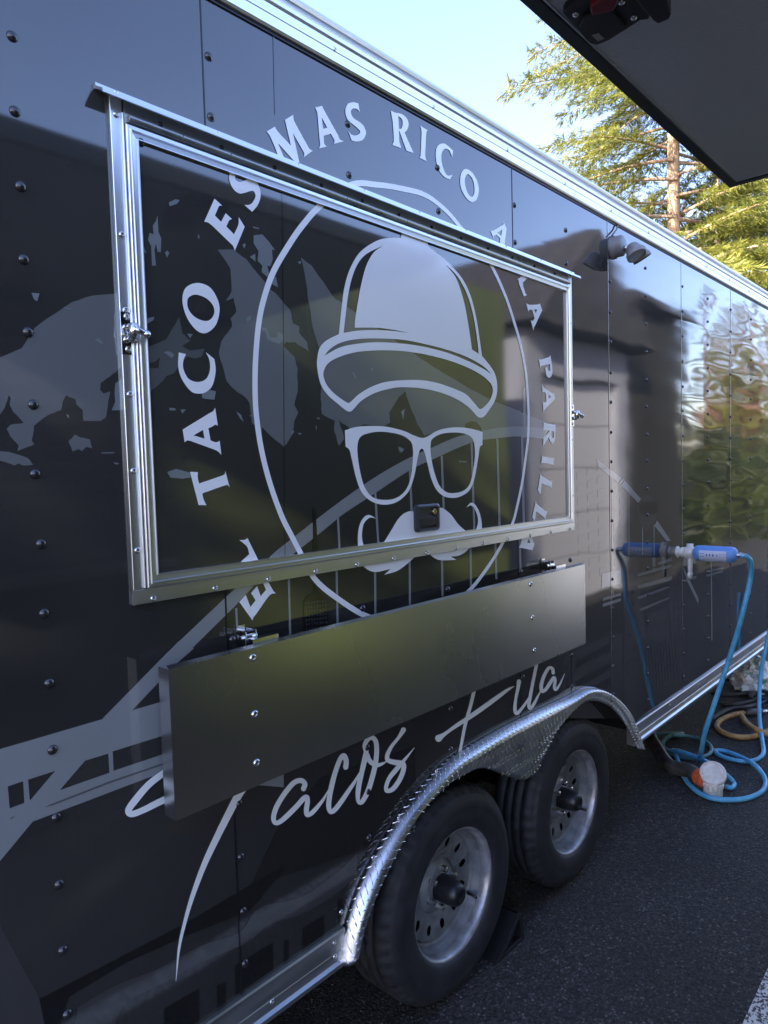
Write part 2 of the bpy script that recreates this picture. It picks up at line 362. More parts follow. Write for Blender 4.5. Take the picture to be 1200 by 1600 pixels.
def decal(name, loops, mat, on='both', layer=1, parent=None, verts=None, stuff=False):
    res = []
    if loops and len(loops) > 1 and not stuff:
        for g_ in loops: res += decal(name, [g_], mat, on, layer)
        return res
    for pl in (('wall', 'hatch') if on == 'both' else (on,)):
        _lay['n'] += 1
        y = (0 if pl == 'wall' else HY)-.0004*layer-.000001*_lay['n']
        if verts: v, f = verts(y)
        else:
            v, f = [], []
            for grp in loops:
                vv, ff = plane_mesh(grp, y); n = len(v); v += vv; f += [tuple(i+n for i in t) for t in ff]
        bm = bmesh.new(); bv = [bm.verts.new(p) for p in v]
        for t in f:
            try: bm.faces.new([bv[i] for i in t])
            except ValueError: pass
        if pl == 'hatch':
            for co, no in (((HX0, 0, 0), (-1, 0, 0)), ((HX1, 0, 0), (1, 0, 0)), ((0, 0, HZ0), (0, 0, -1)), ((0, 0, HZ1), (0, 0, 1))):
                bmesh.ops.bisect_plane(bm, geom=bm.verts[:]+bm.edges[:]+bm.faces[:], plane_co=co, plane_no=no, clear_outer=True)
        else:   # nothing below or above the skin, nothing over the wheel opening
            for co, no in (((0, 0, ZT), (0, 0, 1)), ((0, 0, ZB), (0, 0, -1))):
                bmesh.ops.bisect_plane(bm, geom=bm.verts[:]+bm.edges[:]+bm.faces[:], plane_co=co, plane_no=no, clear_outer=True)
        face_out(bm)
        if not bm.faces: bm.free(); continue
        me = bpy.data.meshes.new(name); bm.to_mesh(me); bm.free(); me.materials.append(mat)
        o = bpy.data.objects.new(name, me); COL.objects.link(o)
        par = (HATCH if pl == 'hatch' else TR) if parent is None else parent
        o.parent = par; o.matrix_parent_inverse = Matrix.Translation(parent_world(par)).inverted()
        if stuff: o['kind'] = 'stuff'
        res.append(o)
    return res
def Z(ox, oy, s, txt):
    """'x,y' corner, '~x,y' smooth; in an enlargement with origin ox,oy and factor s"""
    out = []
    for t in txt.split():
        sm = t[0] == '~'; x, y = t.lstrip('~').split(',')
        p = (ox+float(x)/s, oy+float(y)/s); out.append(p+(1,) if sm else p)
    return out
def ZL(ox, oy, s, *txt): return [clean(smooth_loop(Z(ox, oy, s, t))) for t in txt]
def jag(loop, amp, seed, n=3):
    rg = random.Random(seed); out = []
    for i, p in enumerate(loop):
        q = loop[(i+1) % len(loop)]; out.append(np.array(p[:2], float))
        d = np.array(q[:2])-np.array(p[:2]); Ln = np.hypot(*d)
        if Ln > 12:
            for k in range(1, n): out.append(np.array(p[:2])+d*k/n+np.array([-d[1], d[0]])/Ln*rg.uniform(-amp, amp))
    return out

# the leaf of the serving hatch
hb = MB(); hb.box(HX0, HX1, HY, -.002, HZ0, HZ1); HATCH = hb.done('serving_hatch', M['wrap_base'], TR)
HATCH['label'] = 'closed serving hatch in a bright aluminium frame, carrying most of the logo'

A = (260, 380, 5.); Bz = (260, 600, 4.2125); Cz = (400, 140, 5.4545); Dz = (590, 160, 5.); Ez = (780, 420, 6.664); Fz = (780, 640, 6.664); Gz = (310, 240, 10.)
LET = [
 (Bz, 'both', ["480,1435 522,1388 553,1467 587,1425 557,1375 597,1330 620,1396 655,1355 628,1295 662,1285 ~700,1355 720,1378 ~690,1383 ~660,1415 ~590,1515 ~573,1535 568,1558"]),
 (Bz, 'hatch', ["480,1027 ~515,1025 533,1013 608,1165 640,1235 470,1260 420,1240 ~480,1180 545,1120 ~530,1070"]),
 (Bz, 'hatch', ["155,578 207,580 ~206,615 215,655 375,600 ~385,590 388,572 416,680 ~405,668 ~385,668 236,720 ~245,760 263,798 212,797"]),
 (Bz, 'hatch', ["107,300 283,192 ~308,178 321,156 339,275 ~322,268 ~303,280 276,291 291,371 ~318,382 ~340,380 350,371 362,467 ~345,448 325,435 160,375 ~137,372 120,385", "178,338 241,302 251,360"]),
 (A, 'hatch', ["97,853 152,866 ~131,925 ~135,990 ~175,1060 ~245,1084 ~310,1060 ~340,990 ~335,910 308,852 375,905 ~385,1000 ~360,1110 ~310,1162 ~255,1176 ~190,1155 ~120,1060 ~92,960"]),
 (A, 'hatch', ["~240,310 ~340,345 ~400,440 ~415,530 ~385,640 ~310,702 ~235,680 ~160,580 ~125,450 ~150,350", "~240,403 ~310,430 ~360,480 ~375,540 ~345,595 ~295,607 ~220,575 ~170,510 ~165,440 ~195,410"]),
 (Gz, 'hatch', ["252,703 375,817 ~335,815 ~315,835 258,968 355,1068 425,930 525,1025 ~495,1032 ~475,1055 437,1140 556,1260 ~610,1150 ~630,1080 630,990 723,1145 568,1520 ~545,1450 ~500,1400 210,1120 ~150,1077 90,1065"]),
 (Gz, 'hatch', ["505,270 ~478,370 ~500,470 ~560,570 ~640,622 ~720,615 ~830,580 ~880,610 ~890,680 ~840,770 790,802 720,803 840,910 ~930,800 ~972,660 ~950,520 ~880,425 ~790,400 ~700,430 ~640,443 ~590,415 ~575,370 600,270"]),
 (Cz, 'wall', ["92,357 160,315 ~175,342 ~210,385 298,478 247,258 316,215 ~322,255 ~345,305 440,480 ~457,505 483,522 405,577 ~412,550 ~400,520 315,372 370,622 ~338,618 310,592 187,455 255,620 ~268,640 280,660 230,690 ~195,590 ~165,500 120,395"]),
 (Cz, 'wall', ["505,152 568,138 ~575,165 700,390 ~717,425 748,440 665,463 ~668,430 637,376 578,393 ~580,450 ~590,473 607,485 535,502 ~546,470 540,400 523,200", "560,235 607,325 572,335"]),
 (Cz, 'wall', ["872,118 885,190 ~860,165 ~825,162 ~808,190 ~830,240 ~900,290 ~932,340 ~935,385 ~905,432 ~850,442 815,433 ~800,390 785,350 ~812,382 ~850,392 ~882,376 ~885,350 ~850,315 ~790,265 ~765,215 ~763,165 ~785,120 ~830,108"]),
 (Dz, 'wall', ["103,65 ~140,80 ~190,92 ~232,130 ~242,175 ~230,215 210,235 270,370 280,395 ~250,385 225,375 168,215 ~170,300 185,358 115,332 ~127,290 118,150", "160,105 ~188,128 ~197,165 ~185,205 168,206"]),
 (Dz, 'wall', ["332,182 392,218 ~380,240 372,400 ~374,430 382,460 325,430 ~336,410 344,240 ~342,210"]),
 (Dz, 'wall', ["590,378 583,425 ~560,375 ~525,362 ~500,400 ~500,460 ~515,520 ~545,570 585,565 565,602 ~520,580 ~475,520 ~455,430 ~460,360 ~485,328 ~530,325"]),
 (Dz, 'wall', ["~690,520 ~740,550 ~780,620 ~790,690 ~775,755 ~740,778 ~700,755 ~660,690 ~645,620 ~655,550", "~705,560 ~740,595 ~755,650 ~755,710 ~735,738 ~705,710 ~685,650 ~683,590"]),
 (Dz, 'wall', ["882,1005 ~905,1000 975,960 ~986,948 983,926 1008,985 985,1170 ~975,1190 950,1180 958,1060 930,1035 ~908,1042 908,1062", "935,1018 973,993 966,1042"]),
 (Ez, 'hatch', ["187,107 ~208,98 235,72 297,92 243,148 ~250,158 262,160 245,165 270,245 ~278,262 292,272 257,288 205,150 ~200,120"]),
 (Ez, 'hatch', ["280,353 ~300,370 ~340,375 410,370 ~420,365 422,355 447,432 375,590 ~362,612 358,645 328,535 352,543 368,515 345,430 ~318,425 303,445", "362,422 397,424 380,462"]),
 (Ez, 'hatch', ["412,935 ~435,945 522,918 532,898 545,970 ~555,1060 ~545,1115 ~520,1135 ~492,1110 478,1030 498,1022 ~510,1055 ~525,1065 ~532,1045 527,990 440,1010 428,1040"]),
 (Ez, 'hatch', ["445,1203 ~470,1240 530,1280 ~570,1302 575,1295 580,1355 490,1450 ~475,1467 462,1500 452,1385 480,1390 490,1380 487,1300 ~472,1285 452,1290", "510,1308 542,1330 513,1352"]),
 (Fz, 'hatch', ["463,118 ~475,137 575,158 585,145 585,230 ~580,320 ~560,348 ~535,335 515,290 458,382 460,290 ~482,270 525,225 520,218 460,215", "541,222 569,225 ~566,290 ~548,284"]),
 (Fz, 'hatch', ["448,463 ~455,485 560,505 570,500 565,600 ~555,575 450,553 438,562"]),
 (Fz, 'hatch', ["430,663 ~445,690 535,745 552,738 542,833 ~530,805 443,770 430,885 402,838"]),
 (Fz, 'hatch', ["382,950 ~395,985 480,1055 500,1050 478,1140 ~465,1120 385,1060 370,1165 343,1120"]),
 (Fz, 'wall', ["205,1435 ~222,1405 235,1350 245,1290 330,1290 350,1375 367,1395 347,1463", "290,1388 308,1345 326,1390"]),
]
for fr, on, loops in LET:
    o = decal('letter', [ZL(*fr, *loops)], M['wrap_white'], on, 4)
# the ring
ringc = [(550,288.5),(590,288.8),(625,294),(665,305),(698,330),(722,358),(748,388),(769,417),(790,463),(804,505),(815,545),(822,585),(825,625),(826,655),(825,685),(821.5,714),(816.5,750),(809,787),(800,820),(780,858),(758,892),(735,921),(700,950),(655,972),(610,972),(571,962),(530,937),(493,906),(470,865),(457,840),(440,806),(421.5,754),(408,700),(400.5,648),(398.5,605),(399.5,560),(404,508),(412,468),(427,425),(450,385),(472,353),(502,320)]
def ring(y):
    pts = catmull([at_y(u, v, y)[[0, 2]] for u, v in ringc], True, 6); n = len(pts); V = []; w = .0076
    for i, p in enumerate(pts):
        t = pts[(i+1) % n]-pts[i-1]; t /= np.hypot(*t); nn = np.array([-t[1], t[0]])
        V += [(p[0]+nn[0]*w, y, p[1]+nn[1]*w), (p[0]-nn[0]*w, y, p[1]-nn[1]*w)]
    return V, [(2*i, 2*i+1, (2*i+3) % (2*n), (2*i+2) % (2*n)) for i in range(n)]
decal('logo_ring', None, M['wrap_white'], 'both', 3, verts=ring)
# hat
def S(*p): return [np.array(q) for q in smooth_loop([tuple(q) for q in p])]
hat_out = [(529.5,522),(534,477.5,1),(538.5,447.5,1),(546,422,1),(558,399.5,1),(570,387.5,1),(585,378,1),(597,373.4,1),(612,371.6,1),(626,371.5),(629,361),(645,362,1),(666,374),(670,386),(690,401,1),(708,418,1),(724,438,1),(736,464,1),(744,496,1),(748,520,1),(753,556),(766,572,1),(774,586,1),(777,606,1),(774,624,1),(766,638,1),(757,650,1),(751,652.5,1),(745,650,1),(734,638,1),(716,625,1),(690,614,1),(660,607,1),(630,605,1),(611,607,1),(586,614,1),(565,626,1),(553,638.6,1),(548,643,1),(541,641.5,1),(526.7,630,1),(512,617,1),(501,600,1),(495.6,575,1),(495.7,560,1),(499.5,543.5,1),(510,532,1)]
hole_l = [(598.5,383.7),(573,396.5,1),(559.5,411.5,1),(550.5,432.5,1),(544.5,458,1),(540,492.5,1),(537,520),(560,516.6,1),(585,515.7,1),(612,517,1),(639.5,520.2),(609,514.3,1),(585,512,1),(554.2,512),(555,498.5,1),(559.5,470,1),(564,446,1),(570,422,1),(576,407,1),(585,393.5,1)]
hole_r = [(696,413.6),(710,430,1),(718,448,1),(726,476,1),(732,508,1),(737.4,546),(748,553),(745.5,530,1),(740,496,1),(732,466,1),(720,440,1),(708,424,1)]
hole_s = [(507,555.8),(514.5,546.5,1),(529.5,536.7,1),(552,530.7,1),(585,528.8,1),(630,531,1),(670,539,1),(700,547,1),(730,558,1),(754,571.5,1),(768.4,585),(754,575.5,1),(730,563.5,1),(700,551.5,1),(670,543.5,1),(640,538,1),(615,535.8,1),(585,534.8,1),(552,538,1),(529.5,543.5,1)]
hole_b = [(506,590,1),(506,579.5,1),(513,567.5,1),(529.5,558,1),(555,550.5,1),(585,547.7,1),(615,547.7,1),(640,549.8,1),(670,555,1),(710,566,1),(742,580,1),(762,594,1),(770,608,1),(766,624,1),(758,634,1),(750,639,1),(742,631,1),(728,616,1),(706,606,1),(680,597.5,1),(650,593.6,1),(607.5,596,1),(582,603.6,1),(560.7,616,1),(548,627.6,1),(541.6,628.6,1),(522.5,615,1),(511,602,1)]
decal('logo_hat', [[clean(S(*q)) for q in (hat_out, hole_l, hole_r, hole_s, hole_b)]], M['wrap_white'], 'hatch', 4)
gl_out = [(538.9,672.6),(554.4,667.5,1),(575.6,665.6,1),(603,666.7,1),(628.7,672.6,1),(646,680,1),(659,684.3,1),(669,681.4,1),(681.8,673.6,1),(698,669,1),(717.5,667.6,1),(737,670,1),(754,675),(754,695),(749.7,699,1),(747.6,713,1),(743.5,737.5,1),(738.6,757,1),(730.5,769,1),(717.5,776.5,1),(706,778,1),(693,775,1),(681.8,765,1),(673.6,747,1),(667,721,1),(663,706,1),(659,700.8,1),(655,706,1),(651.7,721,1),(646.8,745.6,1),(637.9,768.4,1),(620,784.5,1),(599,788.6,1),(579.9,783,1),(565,769,1),(556.5,747,1),(550,719.4,1),(545.9,703,1),(540,698)]
gl_l = [(599,674.7,1),(624.5,679,1),(639.4,687.5,1),(644.7,698,1),(644.9,719.4,1),(641.5,747,1),(633,767,1),(618,778.5,1),(599,781,1),(582,776.7,1),(571.4,764,1),(565,747,1),(559.7,719.4,1),(558.6,696,1),(564,682,1),(580,676,1)]
gl_r = [(711,675.8,1),(727,678,1),(737,684,1),(741,693.6,1),(742,713,1),(738.6,737.5,1),(733.8,756,1),(724,766.8,1),(707.8,770.5,1),(696.4,768.2,1),(686.6,758.6,1),(678.5,737.5,1),(673.6,713,1),(672.8,695,1),(676,685.5,1),(690,678,1)]
decal('logo_glasses', [[clean(S(*q)) for q in (gl_out, gl_l, gl_r)]], M['wrap_white'], 'hatch', 4)
mo = ZL(560, 740, 5.4545, "150,383 ~92,352 ~45,375 ~10,440 ~-5,540 ~0,660 ~10,740 ~35,782 ~90,825 ~160,838 275,812 220,862 ~330,830 ~420,765 ~490,705 ~545,688 ~600,687 ~640,715 ~700,738 835,735 788,707 ~850,700 ~910,670 ~955,622 ~1010,560 ~1045,500 ~1052,430 ~1035,340 ~1000,270 ~960,248 918,290 ~960,272 ~995,310 ~1018,380 ~1015,440 ~990,500 ~960,508 ~915,488 ~850,430 ~790,350 ~720,295 ~670,293 ~570,305 ~470,320 ~430,322 ~380,345 ~330,400 ~270,500 ~205,600 ~150,640 ~80,640 ~45,610 ~30,530 ~45,430 ~95,377")
decal('logo_moustache', [mo], M['wrap_white'], 'both', 4)
# handwriting
def stroke(fr, pts, lay):
    ox, oy, s = fr
    P = catmull([(ox+x/s, oy+y/s, w/s) for x, y, w in pts], False, 7); n = len(P)
    def vf(y0):
        V = []
        for i, p in enumerate(P):
            a = P[min(i+1, n-1)][:2]-P[max(i-1, 0)][:2]; a = a/max(np.hypot(*a), 1e-6); nn = np.array([-a[1], a[0]])*p[2]/2
            y = y0-.0003*i/n
            V += [tuple(at_y(*(p[:2]+nn), y)), tuple(at_y(*(p[:2]-nn), y))]
        Fc = [(2*i, 2*i+1, 2*i+3, 2*i+2) for i in range(n-1)]
        for e, sg in ((0, -1), (n-1, 1)):          # round ends
            if P[e][2] < 2: continue
            a = (P[min(e+1, n-1)]-P[max(e-1, 0)])[:2]; a = a/np.hypot(*a)*sg; nn = np.array([-a[1], a[0]]); b0 = len(V); y = y0-.0003*e/n
            V += [tuple(at_y(*(P[e][:2]+P[e][2]/2*(nn*math.cos(t)+a*math.sin(t))), y)) for t in np.linspace(0, math.pi, 8)]
            Fc.append(tuple(range(b0, b0+8)))
        return V, Fc
    return vf
S6, S7, S5 = (410, 1120, 4.8), (670, 1030, 5.217), (190, 1080, 3.478)
SCR = [
 (S5, [(300,385,34),(240,436,34),(150,505,36),(80,585,38),(38,645,36),(55,668,34),(120,645,34),(200,605,36),(300,560,36)]),
 (S5, [(665,520,42),(635,565,42),(590,650,40),(520,790,36),(450,940,31),(390,1100,25),(345,1250,19),(312,1400,14),(295,1575,2)]),
 (S6, [(308,540,38),(318,503,38),(290,478,38),(240,492,38),(190,545,38),(140,615,38),(100,690,38),(83,758,36),(97,795,34),(135,785,36),(190,738,38),(260,668,38),(310,612,38),(334,604,36),(338,640,36),(330,695,38),(334,735,32),(365,725,34),(410,680,30),(460,615,20),(497,545,5)]),
 (S6, [(625,378,38),(628,330,38),(612,292,38),(588,310,36),(560,375,36),(530,475,38),(507,580,38),(497,665,38),(510,712,32),(540,700,36),(585,645,36),(640,565,32),(700,475,22),(742,395,6)]),
 (S6, [(778,258,38),(768,215,34),(788,172,34),(822,156,36),(850,185,36),(857,255,36),(848,350,38),(825,450,38),(790,560,38),(745,640,34),(718,625,30),(720,540,38),(740,440,36),(765,330,40),(778,275,40)]),
 (S6, [(785,285,36),(805,330,36),(850,362,34),(900,352,20),(936,330,5)]),
 (S6, [(1058,98,38),(1020,158,24),(970,220,26),(938,285,32),(942,325,34),(995,342,40),(1052,352,38),(1058,395,36),(1030,470,36),(980,540,36),(935,556,30),(928,525,30),(952,460,32),(1000,400,36),(1060,330,24),(1140,232,3)]),
 (S7, [(372,245,28),(340,380,28),(300,520,27),(272,660,25),(248,780,22)]),
 (S7, [(80,645,58),(115,620,34),(160,588,26),(220,545,30),(320,480,36),(450,390,38),(580,295,32),(650,245,20),(698,220,3)]),
 (S7, [(735,182,36),(726,240,28),(708,330,24),(702,405,30),(716,442,28),(755,405,24),(805,335,18),(842,265,6)]),
 (S7, [(882,25,28),(855,155,26),(830,285,28),(816,375,28),(828,402,24),(860,360,24),(890,300,17),(918,250,5)]),
 (S7, [(1014,112,28),(1008,78,26),(978,72,26),(942,130,28),(918,205,30),(920,258,28),(950,250,28),(988,195,30),(1018,152,28),(1030,172,24),(1024,225,26),(1036,248,22),(1068,205,16),(1108,118,3)]),
]
for fr, pts in SCR: decal('handwritten_stroke', None, M['wrap_cream'], 'wall', 5, verts=stroke(fr, pts, 5))

# bridge, hills, splashes and city printed on the wrap
W1 = (0, 400, 4.444); W2 = (210, 280, 4.); W3 = (210, 560, 4.); W4 = (480, 560, 3.); W5 = (0, 1020, 4.286); W6 = (890, 680, 4.615); W7 = (890, 1000, 5.714); W8 = (0, 1360, 2.222)
decal('printed_cloud', [[jag(Z(*W1, "-330,760 -60,735 0,705 150,640 240,500 350,420 500,320 640,275 860,255 880,700 830,780 760,840 700,880 695,930 720,955 765,940 750,1020 735,1120 700,1145 580,1145 575,1070 530,1030 525,995 460,967 440,1000 425,1070 340,1100 235,1180 230,1240 220,1280 238,1310 120,1355 130,1320 70,1250 45,1200 75,1170 165,1160 90,1080 65,1030 75,990 60,965 30,1060 -20,1130 -330,1200"), .6, 1)],
   [jag(Z(*W1, "475,1285 520,1240 560,1260 625,1275 640,1335 600,1325 570,1355 545,1340 505,1358"), .5, 2)],
   [jag(Z(*W1, "-60,1350 60,1360 130,1380 195,1405 232,1450 160,1455 130,1440 100,1455 -60,1400"), .5, 3)]], M['wrap_mid'], 'wall', 1)
decal('printed_chip', [[Z(*W1, t)] for t in ("218,255 275,260 258,315 235,300", "440,355 492,363 490,370 445,362", "655,578 690,572 722,612 690,602", "460,1098 478,1105 480,1125 470,1120", "785,1430 828,1440 820,1447 800,1446", "800,885 845,850 850,1070 775,1072 800,1010 795,950", "705,1365 795,1362 795,1369 705,1371")], M['wrap_chip'], 'wall', 2)
decal('printed_hill', [[jag(Z(*W2, "520,440 600,560 607,700 570,760 620,740 637,830 600,870 610,920 545,1010 528,1090 560,1200 575,1260 620,1310 700,1370 720,1400 735,1525 745,1535 760,1530 795,1600 800,1550 870,1620 935,1673 985,1600 1000,1510 1025,1460 1000,1410 1020,1330 1020,1180 1000,1110 930,1040 945,1020 1005,1020 1090,1078 1080,1020 1030,960 1030,920 990,900 975,820 880,710 850,690 700,500 620,440"), .7, 4)],
   [jag([(470,402),(487,415),(505,440),(523,466),(560,492),(600,520),(640,548),(657,560),(693,583),(733,607),(773,627),(813,643),(857,662),(857,672),(813,668),(790,668),(753,673),(745,660),(737,658),(727,662),(727,667),(700,670),(683,676),(663,681),(652,663),(640,633),(633,611),(623,620),(608,645),(610,660),(597,667),(570,663),(547,670),(530,657),(538,686),(530,697),(522,673),(523,657),(503,647),(501,625),(503,590),(499,545),(488,510),(483,475),(478,440)], .8, 5)]], M['wrap_mid'], 'hatch', 1)
decal('printed_cloud', [[jag(Z(*W2, "60,1180 150,1180 160,1110 130,1140 80,1150 60,1060 200,1000 280,860 300,960 350,1010 300,1040 340,1070 440,1060 420,1110 380,1120 330,1110 270,1180 250,1210 200,1230 180,1260 120,1310 60,1370"), .6, 6)]], M['wrap_mid2'], 'hatch', 1)
decal('printed_chip', [[Z(*W2, t)] for t in ("215,145 255,125 285,130 265,155 220,170", "145,225 150,330 168,370 165,455 145,455 135,400 125,440 135,540 110,540 105,420 85,380 95,335 120,345 115,290 135,260", "190,460 205,445 218,460 205,490", "50,400 75,460 50,458", "740,295 780,305 778,312 742,304", "700,865 732,850 728,880 702,892", "675,410 690,398 697,415 685,432", "395,350 405,345 408,365 400,375", "722,485 755,465 757,515", "330,965 365,968 348,995", "183,1080 215,1075 250,1095 235,1118", "78,870 125,860 118,880 80,905", "745,350 800,345 840,390 878,442 860,440 865,500 850,545 830,540 845,600 885,610 897,676 850,650 830,610 795,580 800,540 770,510 775,450 745,400", "795,925 825,930 850,990 890,990 900,955 930,970 930,1010 905,1030 870,1020 830,1005 820,945 800,950", "1020,520 1040,508 1038,532")]
   + [[Z(*W3, t)] for t in ("420,222 460,195 510,205 500,258 465,255 425,250", "218,308 255,312 258,325 220,325", "288,320 322,318 300,345", "635,330 665,350 685,400 660,375", "205,710 260,690 350,715 350,745 300,752 225,745", "720,355 742,355 742,362 722,362", "975,455 1000,450 990,475", "1020,465 1048,468 1035,478", "1140,370 1158,370 1158,378 1140,378", "1133,420 1140,425 1136,455")]
   + [[Z(*W4, t)] for t in ("210,65 220,65 232,92 225,95", "298,45 308,45 308,60 298,60", "425,440 458,440 445,440 440,438", "428,412 455,425 445,440 430,432", "710,480 748,482 746,487 712,487", "440,250 458,235 450,290")], M['wrap_chip'], 'hatch', 2)
decal('printed_bridge_arch', [[smooth_loop([(160,1123),(261,1020),(367.5,919),(432.5,860),(510,799.5,1),(560,763,1),(600,737,1),(640,715,1),(680,697,1),(713,683,1),(753,673,1),(785,668,1),(813,666.5,1),(857,670),(850,686),(813,682,1),(773,685,1),(733,693,1),(680,716,1),(640,735,1),(587,770,1),(537,803,1),(510,825,1),(467,859),(400,912),(366,948),(281,1032),(200,1112)])]], M['wrap_bridge'], 'both', 2)
cab = [((369,950),(371.5,1000)),((451,898),(453.5,992)),((525.8,885),(527.5,975)),((586,880),(586.5,962)),((640,870),(640.5,945)),((690.5,860),(691.5,932)),((735,850),(736,922)),((774,845),(775.5,905)),((812,838),(813.5,895))]
cabh = [((528,806),(532.4,900)),((586,765),(593,880)),((640.4,734),(645,840)),((690.2,712),(694.6,830)),((736.8,693),(741.5,840)),((777,685),(781,840)),((815.7,682),(818.6,830)),((819.3,605),(819.6,684))]
def cabl(L, w=1.7): return [[[(a[0]-w, a[1]), (a[0]+w, a[1]), (b[0]+w, b[1]), (b[0]-w, b[1])]] for a, b in L]
decal('printed_cable', cabl(cab), M['wrap_bridge'], 'wall', 1.5); decal('printed_cable', cabl(cabh), M['wrap_bridge'], 'hatch', 1.5)
decal('printed_bridge_deck', [[Z(*W5, "-280,710 0,645 690,443 1120,0 1200,-80 1300,-30 1180,75 885,385 1075,330 1900,95 1900,900 1010,830 220,1130 0,1395 -80,1490 -280,1720"),
    Z(*W5, "52,895 155,860 163,1005 65,1042"), Z(*W5, "188,850 370,790 200,990"), Z(*W5, "570,722 725,675 733,803 400,920"), Z(*W5, "755,660 1300,490 1300,610 760,790")]] , M['wrap_bridge'], 'wall', 1)
decal('printed_stripe', [[Z(*W5, "300,1035 330,1018 740,858 1140,722 1140,735 740,872 345,1025")], [Z(*W5, "70,1105 105,1090 75,1118")]], M['wrap_stripe'], 'wall', 2)
# right hand part of the bridge and the towers
decal('printed_bridge_arch', [[Z(*W6, t)] for t in ("190,168 375,308 352,345 210,228 205,205", "378,312 392,322 366,356 355,347", "396,325 515,460 495,490 370,360", "630,612 730,762 700,765 612,655", "815,940 930,1180 928,1215 850,1060", "232,1000 368,968 368,1070 232,1105", "238,1175 370,1138 370,1155 238,1195", "238,1215 370,1175 370,1195 238,1240")], M['wrap_bridge'], 'wall', 2)
decal('printed_cable', [[Z(*W6, t)] for t in ("300,300 312,310 318,1150 308,1150", "424,420 430,425 430,900 425,900", "522,665 529,665 529,870 524,870", "605,645 611,640 612,870 607,870", "1018,905 1025,905 1030,1480 1022,1480", "882,930 888,930 888,1000 883,1000")], M['wrap_bridge'], 'wall', 1.6)
decal('printed_deck_line', [[Z(*W6, t)] for t in ("490,1000 735,930 735,950 490,1020", "490,1085 735,1015 735,1045 490,1110", "490,1165 720,1085 718,1100 495,1185", "505,1250 720,1165 718,1180 508,1270", "635,915 735,885 735,905 635,935", "815,1045 915,1010 915,1030 815,1062", "985,975 1110,950 1110,962 985,988", "985,1005 1108,975 1108,988 985,1022", "970,885 1130,885 1110,900 975,915", "820,870 910,870 910,925 820,945", "595,880 618,880 620,945 597,950", "597,960 618,957 618,985 598,988")], M['wrap_mid'], 'wall', 1.7)
def grid(fr, quad, nx, ny, gx=.35, gy=.35):
    q = [np.array(Z(*fr, quad)[i]) for i in range(4)]; out = []
    for i in range(nx):
        for j in range(ny):
            c = []
            for a, b in ((i+gx/2, j+gy/2), (i+1-gx/2, j+gy/2), (i+1-gx/2, j+1-gy/2), (i+gx/2, j+1-gy/2)):
                s, t = a/nx, b/ny; c.append(tuple(q[0]*(1-s)*(1-t)+q[1]*s*(1-t)+q[2]*s*t+q[3]*(1-s)*t))
            out.append([c])
    return out
decal('printed_tower', [[Z(*W6, t)] for t in ("375,900 480,860 560,1480 400,1480", "735,900 805,880 805,1480 730,1480 715,1150", "560,1300 700,1240 720,1480 560,1480", "500,440 560,425 620,460 640,560 600,660 540,690 495,620 485,520")], M['wrap_faint'], 'wall', .6)
decal('printed_window', grid(W6, "390,960 450,940 520,1470 400,1480", 2, 7, .6, .6)+grid(W6, "735,990 800,970 800,1460 745,1470", 2, 8, .6, .6)+grid(W6, "505,480 635,470 635,570 500,575", 5, 1, .1, .1), M['wrap_black'], 'wall', .9, stuff=True)
decal('printed_tower', [[Z(*W7, "-60,150 380,-60 470,-60 470,700 -60,700")], [Z(*W7, "480,-20 590,-60 600,700 490,700")]], M['wrap_faint'], 'wall', .5)
decal('printed_window', grid(W7, "45,190 365,25 365,95 45,255", 12, 1, .35, 0)+grid(W7, "50,365 370,195 370,260 50,440", 12, 1, .35, 0)+grid(W7, "-40,240 -5,225 -5,420 -40,440", 2, 4, .4, .4)+grid(W7, "495,50 600,5 600,330 500,360", 2, 3, .6, .75)+grid(W7, "150,440 380,330 380,400 150,500", 9, 1, .35, 0), M['wrap_black'], 'wall', .9, stuff=True)
decal('printed_window', grid((0, 0, 1), "898,735 945,715 950,900 902,915", 3, 9, .4, .45)+grid((0, 0, 1), "955,760 975,752 978,880 958,890", 2, 7, .4, .45), M['wrap_base'], 'wall', .9, stuff=True)
decal('printed_louvre', grid((0, 0, 1), "1000,985 1055,965 1062,1060 1008,1085", 12, 1, .5, 0), M['wrap_faint'], 'wall', .9, stuff=True)
zz = (350, 700, 2.)
decal('printed_tower', [[Z(*zz, "248,480 262,462 285,448 310,462 324,480 326,570 248,575")], [Z(*zz, "277,188 286,186 294,330 290,450 282,450 278,330")]], M['wrap_black'], 'wall', 2.5)
decal('printed_tower', [[Z(*zz, "277,188 286,186 294,330 290,450 282,450 278,330")]], M['wrap_black'], 'hatch', 2.5)
decal('printed_window', grid(zz, "252,478 322,470 324,565 254,572", 8, 7, .5, .5), M['wrap_faint'], 'wall', 2.8, stuff=True)
